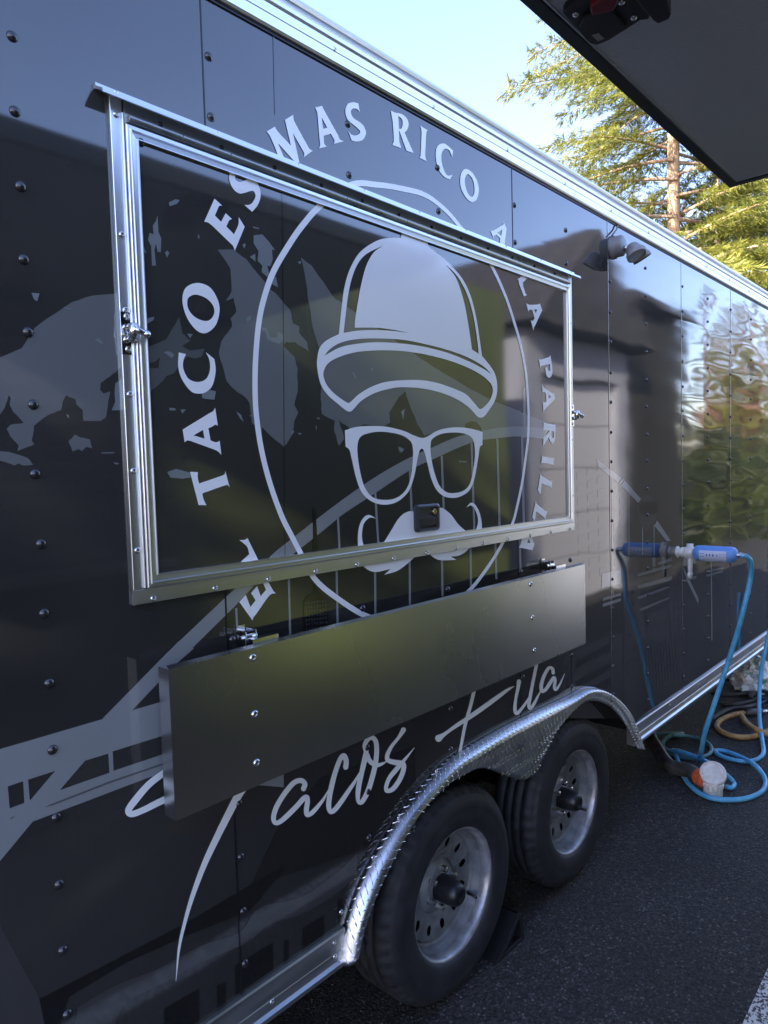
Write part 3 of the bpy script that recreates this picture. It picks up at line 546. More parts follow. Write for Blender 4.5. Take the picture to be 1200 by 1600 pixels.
# low wall: halftone mesh, dark blocks, faint bands
q0 = (0, 1000, 2.)
decal('printed_halftone', grid(q0, "860,600 1300,420 1300,600 780,775", 44, 16, .28, .28), M['wrap_black'], 'wall', .9, stuff=True)
decal('printed_halftone', grid(q0, "1000,430 1300,330 1300,420 860,600", 34, 12, .28, .28), M['wrap_black'], 'wall', .9, stuff=True)
decal('printed_halftone', grid((0, 0, 1), "-20,1500 62,1560 70,1640 -20,1620", 9, 9, .3, .3), M['wrap_black'], 'wall', .9, stuff=True)
decal('printed_band', [[Z(*W8, "-200,520 150,440 420,300 650,180 870,50 1010,-30 870,140 640,230 440,320 240,440 200,560 -200,700")], [Z(*W8, "570,480 692,410 692,560 570,560")], [Z(*W8, "752,400 785,388 785,490 755,500")], [Z(*W8, "815,330 948,250 950,350 818,440")], [Z(*W8, "985,245 1003,238 1003,320 985,330")], [Z(*W8, "1050,200 1125,155 1125,235 1050,285")], [Z(*W8, "1172,100 1195,95 1195,190 1172,180")]], M['wrap_black'], 'wall', .8)
decal('printed_band', [[[tuple(p) for p in smooth_loop(Z(*W8, "250,600 270,475 ~400,400 ~550,340 ~700,260 ~830,215 ~900,130 ~1050,90 1190,-10 1240,-60 1240,20 1170,80 ~1050,150 ~930,190 ~860,250 ~720,310 ~550,400 ~430,470 380,600"))]], [Z(*W8, "-200,170 0,190 135,440 160,560 -60,560 -10,400")]], M['wrap_faint'], 'wall', 1.2)
decal('vinyl_seam', cabl([((427.6, 40), (430.6, 178)), ((893, 1040), (894, 1085)), ((893.5, 1003), (893.5, 1040))], .5), M['wrap_black'], 'wall', 5)
decal('vinyl_seam', cabl([((441, 290), (445.5, 880))], .45), M['wrap_black'], 'hatch', 2)

for sx_, mt_ in ((.918, 'wrap_black'), (2.160, 'wrap_black'), (2.912, 'screw'), (3.778, 'screw'), (4.60, 'screw'), (5.45, 'screw')):
    zlo = max(ZB+.001, float(np.interp(sx_, fx, fz))+.006) if fx[0] < sx_ < fx[-1] else ZB+.001
    MB().box(sx_+.0007, sx_+.0030, -.0016, -.0001, zlo, ZT-.01).done('sheet_lap', M[mt_], TR)  # bright steel at the far seams stands in for an edge highlight
    MB().box(sx_-.0016, sx_+.0005, -.0012, -.0001, zlo, ZT-.01).done('sheet_gap', M['black'], TR)
# --- rivets (one dome mesh shared by all)
rv = MB().lathe([(.0, .0065), (.003, .0062), (.006, .0050), (.0085, .0025), (.0098, 0), (.0098, -.001)], (0, 0, 0), seg=14)
RIV = rv.done('rivet_pattern', M['rivet'], None, smooth=True); rmesh = RIV.data; bpy.data.objects.remove(RIV)
def put(me, name, parent, loc, rot=None):
    o = bpy.data.objects.new(name, me); COL.objects.link(o); o.parent = parent; o.location = Vector(loc)-parent_world(parent)
    if rot: o.rotation_euler = rot
    return o
rx = [-1.5, -1.1, -.70, -.305, .10, .5234, .932, 1.36, 1.742, 2.175, 2.546, 2.930, 3.317, 3.793, 4.19, 4.605, 5.03, 5.46, 5.9]
rg = random.Random(3)
for x in rx:
    for i in range(17):
        z = 2.607-.1282*i; k_ = 1 if x < 2.8 else .8
        if z < ZB+.015: continue
        if .66 < x < 2.6 and 1.42 < z < 2.47: continue
        if 1.22 < x < 3.19 and z < float(np.interp(x, fx, fz))+.025: continue
        put(rmesh, 'rivet', TR, (x+rg.uniform(-.002, .002), -.0003, z+rg.uniform(-.002, .002))).scale = (k_, 1, k_)
# a few round bolt heads over the hatch leaf
put(rmesh, 'rivet', HATCH, at_y(219, 222, HY))
# --- screws
sc = MB().lathe([(.0022, .0015), (.0026, .0032), (.0048, .0030), (.0062, .0016), (.0066, 0)], (0, 0, 0), seg=12).lathe([(0, .0012), (.0022, .0015)], (0, 0, 0), seg=12)
SC = sc.done('screw_pattern', M['screw'], None, smooth=True); smesh = SC.data; bpy.data.objects.remove(SC)
# --- rails
prof = [(.028, 2.735), (-.010, 2.735), (-.014, 2.740), (-.014, 2.748), (-.008, 2.753), (-.008, 2.768), (-.0095, 2.770), (-.0095, 2.778), (-.008, 2.780), (-.008, 2.792), (-.013, 2.797), (-.013, 2.806), (-.004, 2.812), (-.002, 2.820), (-.010, 2.826), (-.013, 2.833), (-.010, 2.841), (.028, 2.850)]
rr = MB().prism(prof, X0, X1).done('roof_rail', M['rail'], TR)
x = 1.347-.41*7
for i in range(18):
    put(smesh, 'screw', rr, (x, -.0082, 2.774)); x += .405
prof = [(.03, .386), (-.008, .384), (-.016, .390), (-.016, .401), (-.007, .406), (-.0065, .428), (-.008, .430), (-.0065, .432), (-.0065, .470), (-.012, .474), (-.013, .484), (-.010, .488), (.03, .488)]
for xa, xb in ((X0, 1.245), (3.135, X1)):
    br = MB().prism(prof, xa, xb).done('bottom_rail', M['brail'], TR)
    n = 0; x = 1.21 if xa < 0 else 3.165
    while xa+.02 < x < xb-.02:
        put(smesh, 'screw', br, (x, -.0066, .462 if n % 2 == 0 else .426))
        if n == 0: put(smesh, 'screw', br, (x, -.0066, .424))
        x += -.21 if xa < 0 else .21; n += 1
# black strip along the roof rail's lower edge, painted in as its shadow gap
MB().box(X0, X1, -.004, .0, 2.728, 2.736).done('rail_shadow_strip', M['black'], TR)
# --- hatch frame: fixed flange with screws, leaf frame, hinge, drip rail
def frame_seg(name, horiz, a0, a1, b0, b1, yb, yf, mat, parent, ridge=True):
    """profiled bar: a along, b across; yb back, yf front"""
    w = b1-b0
    pr = [(b0, yb), (b0, yf+.003), (b0+.0015, yf), (b0+w*.22, yf), (b0+w*.27, yf+.004), (b0+w*.68, yf+.005), (b0+w*.74, yf-.002), (b1-.002, yf-.002), (b1, yf+.001), (b1, yb)] if ridge else \
         [(b0, yb), (b0, yf+.001), (b0+.001, yf), (b1-.001, yf), (b1, yf+.001), (b1, yb)]
    n = len(pr)
    if horiz: v = [(a0, y, b) for b, y in pr]+[(a1, y, b) for b, y in pr]
    else: v = [(b, y, a0) for b, y in pr]+[(b, y, a1) for b, y in pr]
    f = [(i, (i+1) % n, (i+1) % n+n, i+n) for i in range(n)]+[tuple(range(n)), tuple(range(n, 2*n))]
    return MB().add(v, f).done(name, mat, parent)
fl = [frame_seg('frame_flange', False, 1.474, 2.444, .695, .7195, -.0005, -.010, M['alu_v'], TR, False),
      frame_seg('frame_flange', True, .695, 2.568, 1.443, 1.4735, -.0005, -.010, M['alu'], TR, False),
      frame_seg('frame_flange', False, 1.474, 2.444, 2.534, 2.568, -.0005, -.010, M['alu_v'], TR, False)]
frame_seg('frame_lip', False, 1.476, 2.41, .7160, .7198, -.0102, -.016, M['alu_v'], fl[0], False)
def mitre(name, pts, y0, y1, mat, bands):
    """leaf frame side: quad outer->inner with ridges following it; pts = outer a, outer b, inner b, inner a (x,z)"""
    oa, ob, ib, ia = [np.array(p, float) for p in pts]; V = []; Fc = []
    for t, y in bands:
        for o_, i_ in ((oa, ia), (ob, ib)):
            p = o_*(1-t)+i_*t; V.append((p[0], y, p[1]))
    n = len(bands); Fc = [(2*i, 2*i+1, 2*i+3, 2*i+2) for i in range(n-1)]+[tuple(range(0, 2*n, 2)), tuple(range(1, 2*n, 2))]
    return MB().add(V, Fc).done(name, mat, HATCH)
bands = [(0, -.004), (0, -.021), (.05, -.0225), (.25, -.0225), (.30, -.026), (.40, -.026), (.46, -.0215), (.88, -.0205), (.93, -.0245), (.99, -.0245), (1, -.0225), (1, -.0155)]
OX0, OX1, OZ0, OZ1 = .7210, 2.5335, 1.4760, 2.3890
IX0, IX1, IZ0, IZ1 = .7445, 2.5010, 1.5020, 2.3640
def lf(a, b, c, d, m, dx=0): return mitre('leaf_frame', (a, b, c, d), 0, 0, m, bands)
e = .0003
lf((OX0, OZ0+e), (OX0, OZ1-e), (IX0, IZ1-e), (IX0, IZ0+e), M['alu_v']); lf((OX1, OZ0+e), (OX1, OZ1-e), (IX1, IZ1-e), (IX1, IZ0+e), M['alu_v'])
lf((OX0+e, OZ0), (OX1-e, OZ0), (IX1-e, IZ0), (IX0+e, IZ0), M['alu']); lf((OX0+e, OZ1), (OX1-e, OZ1), (IX1-e, IZ1), (IX0+e, IZ1), M['alu'])
hg = MB()
xx = .726
while xx < 2.53:
    hg.tube([(xx, -.020, 2.4005), (min(xx+.118, 2.53), -.020, 2.4005)], .0075, 12); xx += .1195
hg.box(.722, 2.533, -.0135, -.0005, 2.3895, 2.4400)
hg = hg.done('piano_hinge', M['hinge'], TR, smooth=False, bevel=.0006)
hbolt = MB().lathe([(0, .004), (.004, .0035), (.006, .001), (.006, 0)], (0, 0, 0), seg=8).done('b', M['black'], None, smooth=True); hm = hbolt.data; bpy.data.objects.remove(hbolt)
xx = .80
while xx < 2.5: put(hm, 'hinge_screw', hg, (xx, -.0136, 2.4155)); xx += .148
dprof = [(-.0005, 2.452), (-.009, 2.452), (-.011, 2.445), (-.036, 2.432), (-.0385, 2.424), (-.0355, 2.4235), (-.033, 2.428), (-.010, 2.4395), (-.0005, 2.4410)]
dr = MB().prism(dprof, .668, 2.592).done('drip_rail', M['alu'], TR)
for i in range(9): put(smesh, 'screw', dr, (.71+i*.232, -.0095, 2.4485), None).scale = (.6, .6, .6)
pos_f = [(.7073+.0, z) for z in (2.405, 2.176, 1.865, 1.713, 1.553, 2.03)]
for x, z in pos_f: put(smesh, 'screw', fl[0], (x, -.0102, z))
x = .737
while x < 2.56: put(smesh, 'screw', fl[1], (x, -.0102, 1.4508)); x += .1492
for z in (2.25, 2.02, 1.80, 1.58): put(smesh, 'screw', fl[2], (2.551, -.0102, z))
# latches on the frame
def latch(x, z, s):
    m = MB(); m.box(x-.014, x+.014, -.0125, -.0104, z-.042, z+.042)
    o = m.done('frame_latch', M['chrome'], TR, bevel=.0008)
    k = MB(); k.tube([(x, -.013, z+.012), (x+.004*s, -.034, z+.012)], .007, 10); k.tube([(x, -.013, z-.012), (x+.004*s, -.030, z-.012)], .007, 10)
    k.tube([(x+.002*s, -.030, z-.014), (x+.002*s, -.034, z+.016)], .0085, 10); k.tube([(x, -.034, z+.006), (x+.024*s, -.040, z-.002)], [.007, .0055], 10); k.lathe([(0, .008), (.006, .006), (.009, 0), (.006, -.006), (0, -.008)], (x+.026*s, -.040, z-.003), seg=10)
    k.done('latch_lever', M['chrome'], o, smooth=True)
    for dz in (.032, -.032): put(smesh, 'screw', o, (x, -.0126, z+dz))
latch(.7075, 1.985, 1); latch(2.556, 1.895, 1)
# paddle lock on the leaf
px0, pz0 = at_y(646, 832, HY)[[0, 2]]; px1, pz1 = at_y(683, 786, HY)[[0, 2]]
pl = MB()
def rrect(x0, x1, z0, z1, r, n=5):
    return [(cx+r*math.cos(a), cz+r*math.sin(a)) for cx, cz, a0 in ((x1-r, z1-r, 0), (x0+r, z1-r, 90), (x0+r, z0+r, 180), (x1-r, z0+r, 270)) for a in [math.radians(a0+90*k/n) for k in range(n+1)]]
def plate(m, outs, ys):
    """stack of outlines (x,z) at successive y"""
    n = len(outs[0]); V = [(x, y, z) for o, y in zip(outs, ys) for x, z in o]
    f = [(k*n+i, k*n+(i+1) % n, (k+1)*n+(i+1) % n, (k+1)*n+i) for k in range(len(outs)-1) for i in range(n)]+[tuple(range((len(outs)-1)*n, len(outs)*n))]
    m.add(V, f)
plate(pl, [rrect(px0, px1, pz0, pz1, .012), rrect(px0, px1, pz0, pz1, .012), rrect(px0+.006, px1-.006, pz0+.005, pz1-.005, .010), rrect(px0+.014, px1-.014, pz0+.010, pz1-.010, .005), rrect(px0+.015, px1-.015, pz0+.011, pz1-.011, .004)], [HY, HY-.009, HY-.013, HY-.013, HY-.004])
lk = pl.done('paddle_lock', newmat('lock_plastic', (.035, .038, .045), .32), HATCH, bevel=0)
pd = MB(); w = px1-px0; h = pz1-pz0
pd.box(px0+.017, px1-.017, HY-.0115, HY-.0042, pz0+h*.20, pz0+h*.50); pd.box(px0+.017, px1-.032, HY-.0105, HY-.0042, pz0+h*.502, pz0+h*.54); pd.done('paddle', M['black'], lk, bevel=.0008)
MB().lathe([(0, .013), (.0075, .013), (.0095, .011), (.0095, .003)], (px1-.026, HY, pz0+h*.70), seg=18).done('key_cylinder', M['brass'], lk, smooth=False)
MB().box(px1-.0268, px1-.0252, HY-.0136, HY-.0131, pz0+h*.70-.005, pz0+h*.70+.005).done('key_slot', M['black'], lk)

# --- folded down steel shelf
sx0, sx1, sz0, sz1, sya, syb = .7225, 2.506, 1.010, 1.319, -.083, -.044
sh = MB(); sh.box(sx0, sx1, sya, sya+.0015, sz0, sz1)
sh.add([(sx0, sya, sz1), (sx1, sya, sz1), (sx1+.012, sya+.018, sz1+.003), (sx0+.004, sya+.018, sz1+.003)], [(0, 1, 2, 3)])
SH = sh.done('serving_shelf', M['steel'], TR)
SH['label'] = 'brushed stainless serving shelf folded down under the hatch'
MB().box(sx0-.0012, sx0-.0002, syb, sya+.0002, sz0+.001, sz1-.001).done('shelf_end', M['steel'], SH)
MB().box(sx0, sx1, syb, sya+.0017, sz0-.0012, sz0-.0002).done('shelf_bottom', M['steel'], SH)
MB().box(sx0+.02, sx1+.008, sya+.018, sya+.0195, sz1-.012, sz1+.002).done('shelf_lip', M['alu'], SH)
for bx in (.955, 2.33):
    k = MB(); k.box(bx-.012, bx+.012, -.004, -.0006, 1.24, 1.355); k.box(bx-.016, bx-.013, -.042, -.004, 1.315, 1.347); k.box(bx+.013, bx+.016, -.042, -.004, 1.315, 1.347)
    k.tube([(bx-.022, -.030, 1.331), (bx+.022, -.030, 1.331)], .006, 10); k.box(bx-.012, bx+.06, -.064, -.042, 1.322, 1.332)
    k.done('shelf_bracket', M['chrome'], SH, bevel=.0006)
for u, v in ((395,1028),(398,1116),(401,1192),(832,965),(835,1016),(829,913)):
    p = at_y(u, v, sya); o = put(smesh, 'screw', SH, (p[0], sya, p[2])); o.scale = (1.35, 1.35, 1.35)

# --- fender of bright tread plate
def fsurf(i, t):
    """i along the arch, t across: 0 at the wall, 1 at the free edge"""
    a, b = U[i], L[i]; lat = np.array([b[0]-a[0], b[2]-a[2]]); Ln = max(np.hypot(*lat), 1e-6); f0 = min(1, .030/Ln)
    if t < .5:
        an = t/.5*math.pi/2; f = f0*(1-math.cos(an))*.96; y = -FD*math.sin(an)
    else:
        f = f0*.96+(1-f0*.96)*(t-.5)/.5; y = -FD
    return np.array([a[0]+lat[0]*f, y-.001, a[2]+lat[1]*f])
NT = 14; nU = len(U)
V = [fsurf(i, j/NT) for i in range(nU) for j in range(NT+1)]
Fc = [(i*(NT+1)+j, i*(NT+1)+j+1, (i+1)*(NT+1)+j+1, (i+1)*(NT+1)+j) for i in range(nU-1) for j in range(NT)]
fe = obj('fender', V, Fc, M['tread'], TR, smooth=True); bm = bmesh.new(); bm.from_mesh(fe.data); bmesh.ops.recalc_face_normals(bm, faces=bm.faces)
if sum(f.normal.y*f.calc_area() for f in bm.faces) > 0: bmesh.ops.reverse_faces(bm, faces=bm.faces)
bm.to_mesh(fe.data); bm.free(); s = fe.modifiers.new('solid', 'SOLIDIFY'); s.thickness = .003; s.offset = -1
fe['label'] = 'diamond plate double fender over the two wheels'
# raised diamonds: short crossed bars standing on the sheet
tri_v = np.array(V).reshape(nU, NT+1, 3)
al = np.concatenate([[0], np.cumsum(np.linalg.norm(np.diff(tri_v[:, NT//2], axis=0), axis=1))])
ac = np.array([np.concatenate([[0], np.cumsum(np.linalg.norm(np.diff(tri_v[i], axis=0), axis=1))]) for i in range(nU)])
def fpt(sv, cv):
    i = min(int(np.searchsorted(al, sv))-1, nU-2); i = max(i, 0); t = (sv-al[i])/(al[i+1]-al[i]); i2 = i if t < .5 else i+1
    j = int(np.searchsorted(ac[i2], cv))-1
    if j < 0 or j >= NT: return None
    w = (cv-ac[i2][j])/(ac[i2][j+1]-ac[i2][j]+1e-9)
    P00, P01, P10, P11 = tri_v[i, j], tri_v[i, j+1], tri_v[i+1, j], tri_v[i+1, j+1]
    p = (P00*(1-w)+P01*w)*(1-t)+(P10*(1-w)+P11*w)*t
    es = P10-P00; ec = P01-P00; nn = np.cross(es, ec); nl = np.linalg.norm(nn)
    if nl < 1e-12: return None
    nn /= nl
    ref = -(L[i]-U[i])*np.array([1, 0, 1]); ref = ref/np.linalg.norm(ref)*.5+np.array([0, -1., 0])
    if nn.dot(ref) < 0: nn = -nn
    es = es/np.linalg.norm(es); ec = np.cross(nn, es); return p, es, ec, nn
db = MB(); step = .026; r_ = 0; s_ = .008
while s_ < al[-1]-.006:
    c_ = .006+(step/2 if r_ % 2 else 0); k_ = 0
    while c_ < ac.max():
        q = fpt(s_, c_)
        if q:
            p, es, ec, nn = q; sg = 1 if (r_+k_) % 2 else -1
            d1 = (es+ec*sg)*.7071; d2 = (es-ec*sg)*.7071; Ln, wd, ht = .0105, .0022, .0012
            db.add([p-d1*Ln, p+d2*wd+nn*ht*.2, p+d1*Ln, p-d2*wd+nn*ht*.2, p-d1*Ln*.45+nn*ht, p+d1*Ln*.45+nn*ht], [(0, 1, 4), (1, 5, 4), (1, 2, 5), (2, 3, 5), (3, 4, 5), (3, 0, 4)])
        c_ += step; k_ += 1
    s_ += step/2; r_ += 1
o = db.done('raised_diamonds', M['tread'], fe); o['kind'] = 'stuff'
for u, v in ((533,1425),(583,1340),(623,1278),(682,1205),(730,1172),(768,1152),(803,1134),(835,1118),(868,1103),(900,1085),(948,1092)):
    p = at_y(u, v, -.012); put(smesh, 'screw', fe, tuple(p))
b = MB(); b.box(1.25, 3.14, .002, .40, .855, .862); b.done('wheel_well', M['blackm'], TR)

# --- wheels
WC = (1.7451, 2.5538); WZ = .3373; TRD = .336
def tyre_mesh(x):
    prof = [(.196, -.030), (.206, .004), (.216, .012), (.235, .0165), (.262, .019), (.268, .0175), (.272, .0185), (.290, .016), (.306, .008), (.314, .002), (.317, -.002), (.326, -.009), (.333, -.018), (.336, -.030), (.3365, -.048), (.328, -.050), (.328, -.058), (.337, -.060), (.337, -.085), (.329, -.087), (.329, -.095), (.337, -.097), (.337, -.122), (.329, -.124), (.329, -.132), (.337, -.134), (.335, -.160), (.325, -.175), (.300, -.190), (.25, -.195), (.20, -.18)]
    def mod(j, k):
        if 10 <= j <= 13: return -.0055 if k % 4 == 0 else 0
        if j in (17, 18, 21, 22): return -.005 if (k+j) % 5 == 0 else 0
        return 0
    return MB().lathe(prof, (x, 0, WZ), seg=200, mod=mod)
for wx in WC:
    W = tyre_mesh(wx).done('wheel', M['rubber'], TR, smooth=False)
    sm = [True]*len(W.data.polygons); W.data.polygons.foreach_set('use_smooth', sm)
    W['label'] = 'front tandem wheel, the nearer one' if wx == WC[0] else 'rear tandem wheel, the farther one'
    MB().lathe([(.190, -.055), (.1935, -.020), (.1975, -.004), (.2035, .004), (.2070, .003), (.2060, -.001), (.2000, -.002)], (wx, 0, WZ), seg=96).done('rim_lip', M['rimlip'], W, smooth=True)
    MB().lathe([(.191, -.030), (.186, -.050), (.181, -.058), (.181, -.066), (.172, -.070), (.166, -.075)], (wx, 0, WZ), seg=96).done('rim_barrel', M['rim'], W, smooth=True)
    # disc with twelve oval windows
    n = 96; out = [Vector((.168*math.cos(a), .168*math.sin(a), 0)) for a in np.linspace(0, 2*math.pi, n, endpoint=False)]
    inn = [Vector((.088*math.cos(a), .088*math.sin(a), 0)) for a in np.linspace(0, 2*math.pi, 48, endpoint=False)]
    loops = [out, inn]
    for k in range(12):
        a0 = k*math.pi/6+.12; c = Vector((math.cos(a0), math.sin(a0), 0)); t = Vector((-c.y, c.x, 0))
        loops.append([c*.136+c*.0170*math.cos(b_)+t*.0125*math.sin(b_) for b_ in np.linspace(0, 2*math.pi, 16, endpoint=False)])
    tri = tessellate_polygon(loops); flat = [v for l in loops for v in l]
    dv = [(wx+v.x, .074+(.010*max(0, (.150-v.length))/.06 if v.length < .150 else 0)-.006, WZ+v.y) for v in flat]
    MB().add(dv, [tuple(t) for t in tri]).done('rim_disc', M['rim'], W, smooth=False, solid=.004)
    MB().lathe([(.17, -.10), (.05, -.11), (0, -.11)], (wx, 0, WZ), seg=32).done('brake_drum', M['blackm'], W)
    MB().lathe([(.0885, -.078), (.080, -.071), (.072, -.060), (.066, -.058), (.0, -.058)], (wx, 0, WZ), seg=48).done('rim_centre', M['rim'], W, smooth=True)
    MB().lathe([(.042, -.058), (.0405, -.02), (.038, .002), (.035, .014), (.031, .021), (.024, .026), (.017, .027), (.015, .024), (0, .024)], (wx, 0, WZ), seg=40).done('hub_cap', M['hub'], W, smooth=True)
    for k in range(6):
        a = k*math.pi/3+.35; m = MB(); m.lathe([(0, -.034), (.005, -.035), (.0095, -.038), (.0100, -.058), (.014, -.060)], (wx+.0605*math.cos(a), 0, WZ+.0605*math.sin(a)), seg=6)
        m.done('lug_nut', M['screw'], W)
    a = -.55 if wx == WC[0] else -.6; p = (wx+.172*math.cos(a), .056, WZ+.172*math.sin(a))
    MB().tube([(p[0], .058, p[2]), (p[0]-.006, .016, p[2]+.003)], .0055, 10).done('valve_stem', M['black'], W, smooth=True)

for x in WC:
    m = MB().lathe([(0, -.01), (.16, -.02), (.20, .0), (.22, .012), (.31, .005), (.335, -.03), (.335, -.17), (.30, -.19), (.2, -.19)], (x, 2.25, WZ), (0, 1, 0), seg=40).done('far_wheel', M['rubber'], TR, smooth=True)
# --- twin flood lamp under the roof rail
FL = Vector(at_y(958, 384, 0)); lx, lz = 2.965, 2.628
fb = MB().lathe([(0, .048), (.034, .048), (.042, .044), (.044, .038), (.044, .010), (.049, .008), (.049, 0)], (lx, 0, lz), seg=28)
FLM = fb.done('flood_light', M['greyp'], TR, smooth=True); FLM['label'] = 'twin grey flood lamps under the roof rail'
for dx, dz, ax in ((-.012, -.012, Vector((-.12, -.42, -.80))), (.050, -.010, Vector((.30, -.35, -.80)))):
    ax.normalize(); base = Vector((lx+.006+dx*.2, -.046, lz+dz)); piv = base+Vector((dx*.6+.014, -.034, .0))
    MB().tube([base+Vector((0, .01, 0)), piv], .010, 10).done('lamp_arm', M['screw'], FLM, smooth=True)
    MB().lathe([(0.0, -0.0351), (0.0156, -0.0343), (0.0265, -0.0265), (0.032, -0.0117), (0.0335, 0.0062), (0.0367, 0.0078), (0.039, 0.0094), (0.0406, 0.0265), (0.0382, 0.0281), (0.0351, 0.0234), (0.0343, 0.0125)], piv+ax*.024, ax, seg=28).done('lamp_head', M['greyp'], FLM, smooth=True)
    MB().lathe([(0.0, 0.0078), (0.0156, 0.0101), (0.0281, 0.0156), (0.0343, 0.0203)], piv+ax*.024, ax, seg=24).done('lamp_reflector', M['chrome'], FLM, smooth=True)
    MB().lathe([(0.0, 0.0242), (0.0195, 0.0234), (0.0347, 0.0218)], piv+ax*.024, ax, seg=24).done('lamp_glass', M['glass'], FLM, smooth=True)
MB().tube([at_y(966, 345, -.004), at_y(964, 358, -.010), at_y(956, 368, -.012)], .0035, 6).done('lamp_cable', M['greyp'], FLM, smooth=True)

# --- water inlet and tap on the wall
ix, iz = 3.708, 1.236
iv = MB().lathe([(.030, 0), (.030, .006), (.022, .008), (.022, .022), (.026, .024), (.026, .040), (.020, .042), (.020, .052)], (ix, 0, iz), seg=20).done('water_inlet', M['whitep'], TR, smooth=False, bevel=.0006)
t = MB(); t.lathe([(0, .085), (.024, .085), (.032, .080), (.034, .060), (.034, .048), (.024, .044)], (ix, 0, iz), seg=20); t.done('inlet_collar', M['whitep'], iv, bevel=.0008)
t = MB(); t.tube([(ix-.002, -.066, iz+.045), (ix-.002, -.066, iz-.060), (ix-.004, -.066, iz-.130)], [.018, .013, .009], 10); t.lathe([(0, .008), (.020, .006), (.022, 0), (.020, -.006), (0, -.008)], (ix-.004, -.066, iz-.115), seg=14)
t.tube([(ix-.022, -.066, iz-.112), (ix+.016, -.066, iz-.112)], .008, 8); t.done('inlet_lever', M['whitep'], iv, smooth=True)

# ------------------------------------------------------------------ things round the trailer
WF = thing('water_filter', 'blue inline water filter tube sticking straight out of the trailer wall', 'water filter', (ix, -.20, iz))
MB().lathe([(.020, .086), (.030, .090), (.0375, .098), (.0395, .112), (.0395, .262), (.037, .276), (.028, .286), (.014, .290), (0, .290)], (ix, 0, iz), seg=32).done('filter_body', M['blue'], WF, smooth=True)
lab = M['sticker_white'] = newmat('filter_label', (.55, .62, .78), .4)
V = []; n = 14
for k in range(n+1):
    a = math.radians(-80+108*k/n)             # wraps the side facing the lane's near end
    for h_ in (.122, .250): V.append((ix-.0400*math.cos(a), -h_, iz+.0400*math.sin(a)-.0))
MB().add(V, [(2*k, 2*k+1, 2*k+3, 2*k+2) for k in range(n)]).done('filter_label', lab, WF, smooth=True)
def onfil(h_, a): return (ix-.0404*math.cos(a), -h_, iz+.0404*math.sin(a))
mk = MB()
for h_, w_ in ((.155, .006), (.170, .006), (.185, .007), (.205, .004)):
    mk.add([onfil(h_, -.22), onfil(h_+w_, -.22), onfil(h_+w_, .06), onfil(h_, .06)], [(0, 1, 2, 3)])
mk.add([onfil(.125, -.30), onfil(.146, -.30), onfil(.146, .12), onfil(.125, .12)], [(0, 1, 2, 3)])
mk.done('label_marks', newmat('label_ink', (.05, .10, .32), .4), WF)
fr_ = MB(); 
for h_ in (.214, .246): fr_.add([onfil(h_, -.25), onfil(h_+.0012, -.25), onfil(h_+.0012, .1), onfil(h_, .1)], [(0, 1, 2, 3)])
for a in (-.25, .08): fr_.add([onfil(.214, a), onfil(.247, a), onfil(.247, a+.03), onfil(.214, a+.03)], [(0, 1, 2, 3)])
fr_.done('label_box', bpy.data.materials['label_ink'], WF)
MB().lathe([(.010, .288), (.013, .290), (.013, .305), (.009, .308), (.009, .326)], (ix, 0, iz), seg=16).done('hose_fitting', M['screw'], WF, smooth=False)

def hose(name, pts, r, mat, label, cat, group=None, n=8, parent=None):
    P = catmull(pts, False, n); o = MB().tube(P, r, 10).done(name, mat, parent, smooth=True)
    if label: tag(o, label, cat, group)
    return o
def G(u, v, h): return tuple(at_z(u, v, h))
def Y(u, v, y): return tuple(at_y(u, v, y))
hr = .0125
hose('water_hose', [(ix, -.300, iz), (ix+.01, -.328, iz-.006), (ix+.05, -.338, iz-.04)]+[Y(1172, 905, -.325), Y(1161, 955, -.300), Y(1147, 1005, -.255), Y(1130, 1058, -.205), Y(1112, 1112, -.155)]+[Y(1101, 1145, -.115), Y(1096, 1172, -.07), G(1092, 1188, .02)], hr, M['hose'], 'light blue water hose arching from the filter down to the ground', 'hose')
hose('water_hose', [Y(1216, 930, -.12), Y(1199, 1000, -.085), Y(1188, 1060, -.06), Y(1186.5, 1118, -.11), G(1191, 1156, .03), G(1193, 1176, .014), G(1184, 1186, .013), G(1165, 1190, .013), G(1140, 1186, .013), G(1122, 1179, .013), G(1119, 1173, .013), G(1134, 1174, .014), G(1158, 1183, .018), G(1180, 1196, .036), G(1195, 1216, .013), G(1193, 1234, .013), G(1172, 1246, .013), G(1140, 1250, .013), G(1108, 1246, .013), G(1082, 1231, .013), G(1066, 1209, .013), G(1058, 1185, .013), G(1052, 1172, .013)], hr, M['hose'], 'light blue hose looping on the asphalt round the white cap, rising at right edge', 'hose')
hose('water_hose', [G(1030, 1166, .013), G(1044, 1173, .013), G(1062, 1174, .04), G(1090, 1184, .05), G(1115, 1196, .10), G(1136, 1212, .05), G(1147, 1224, .013), G(1143, 1231, .013), G(1134, 1229, .013)], hr, M['hose'], 'short blue hose end lying across the white drain cap', 'hose')
hose('garden_hose', [G(1000, 1150, .013), G(1020, 1147, .013), G(1066, 1146, .013), G(1048, 1150, .03), G(1037, 1158, .013), G(1038, 1168, .013), G(1052, 1178, .013), G(1080, 1185, .013), G(1106, 1180, .013), G(1112, 1169, .013), G(1100, 1157, .013), G(1078, 1151, .013), G(1050, 1149, .036)], .011, M['hoset'], 'dull teal hose coiled half under the trailer behind the drain cap', 'hose')
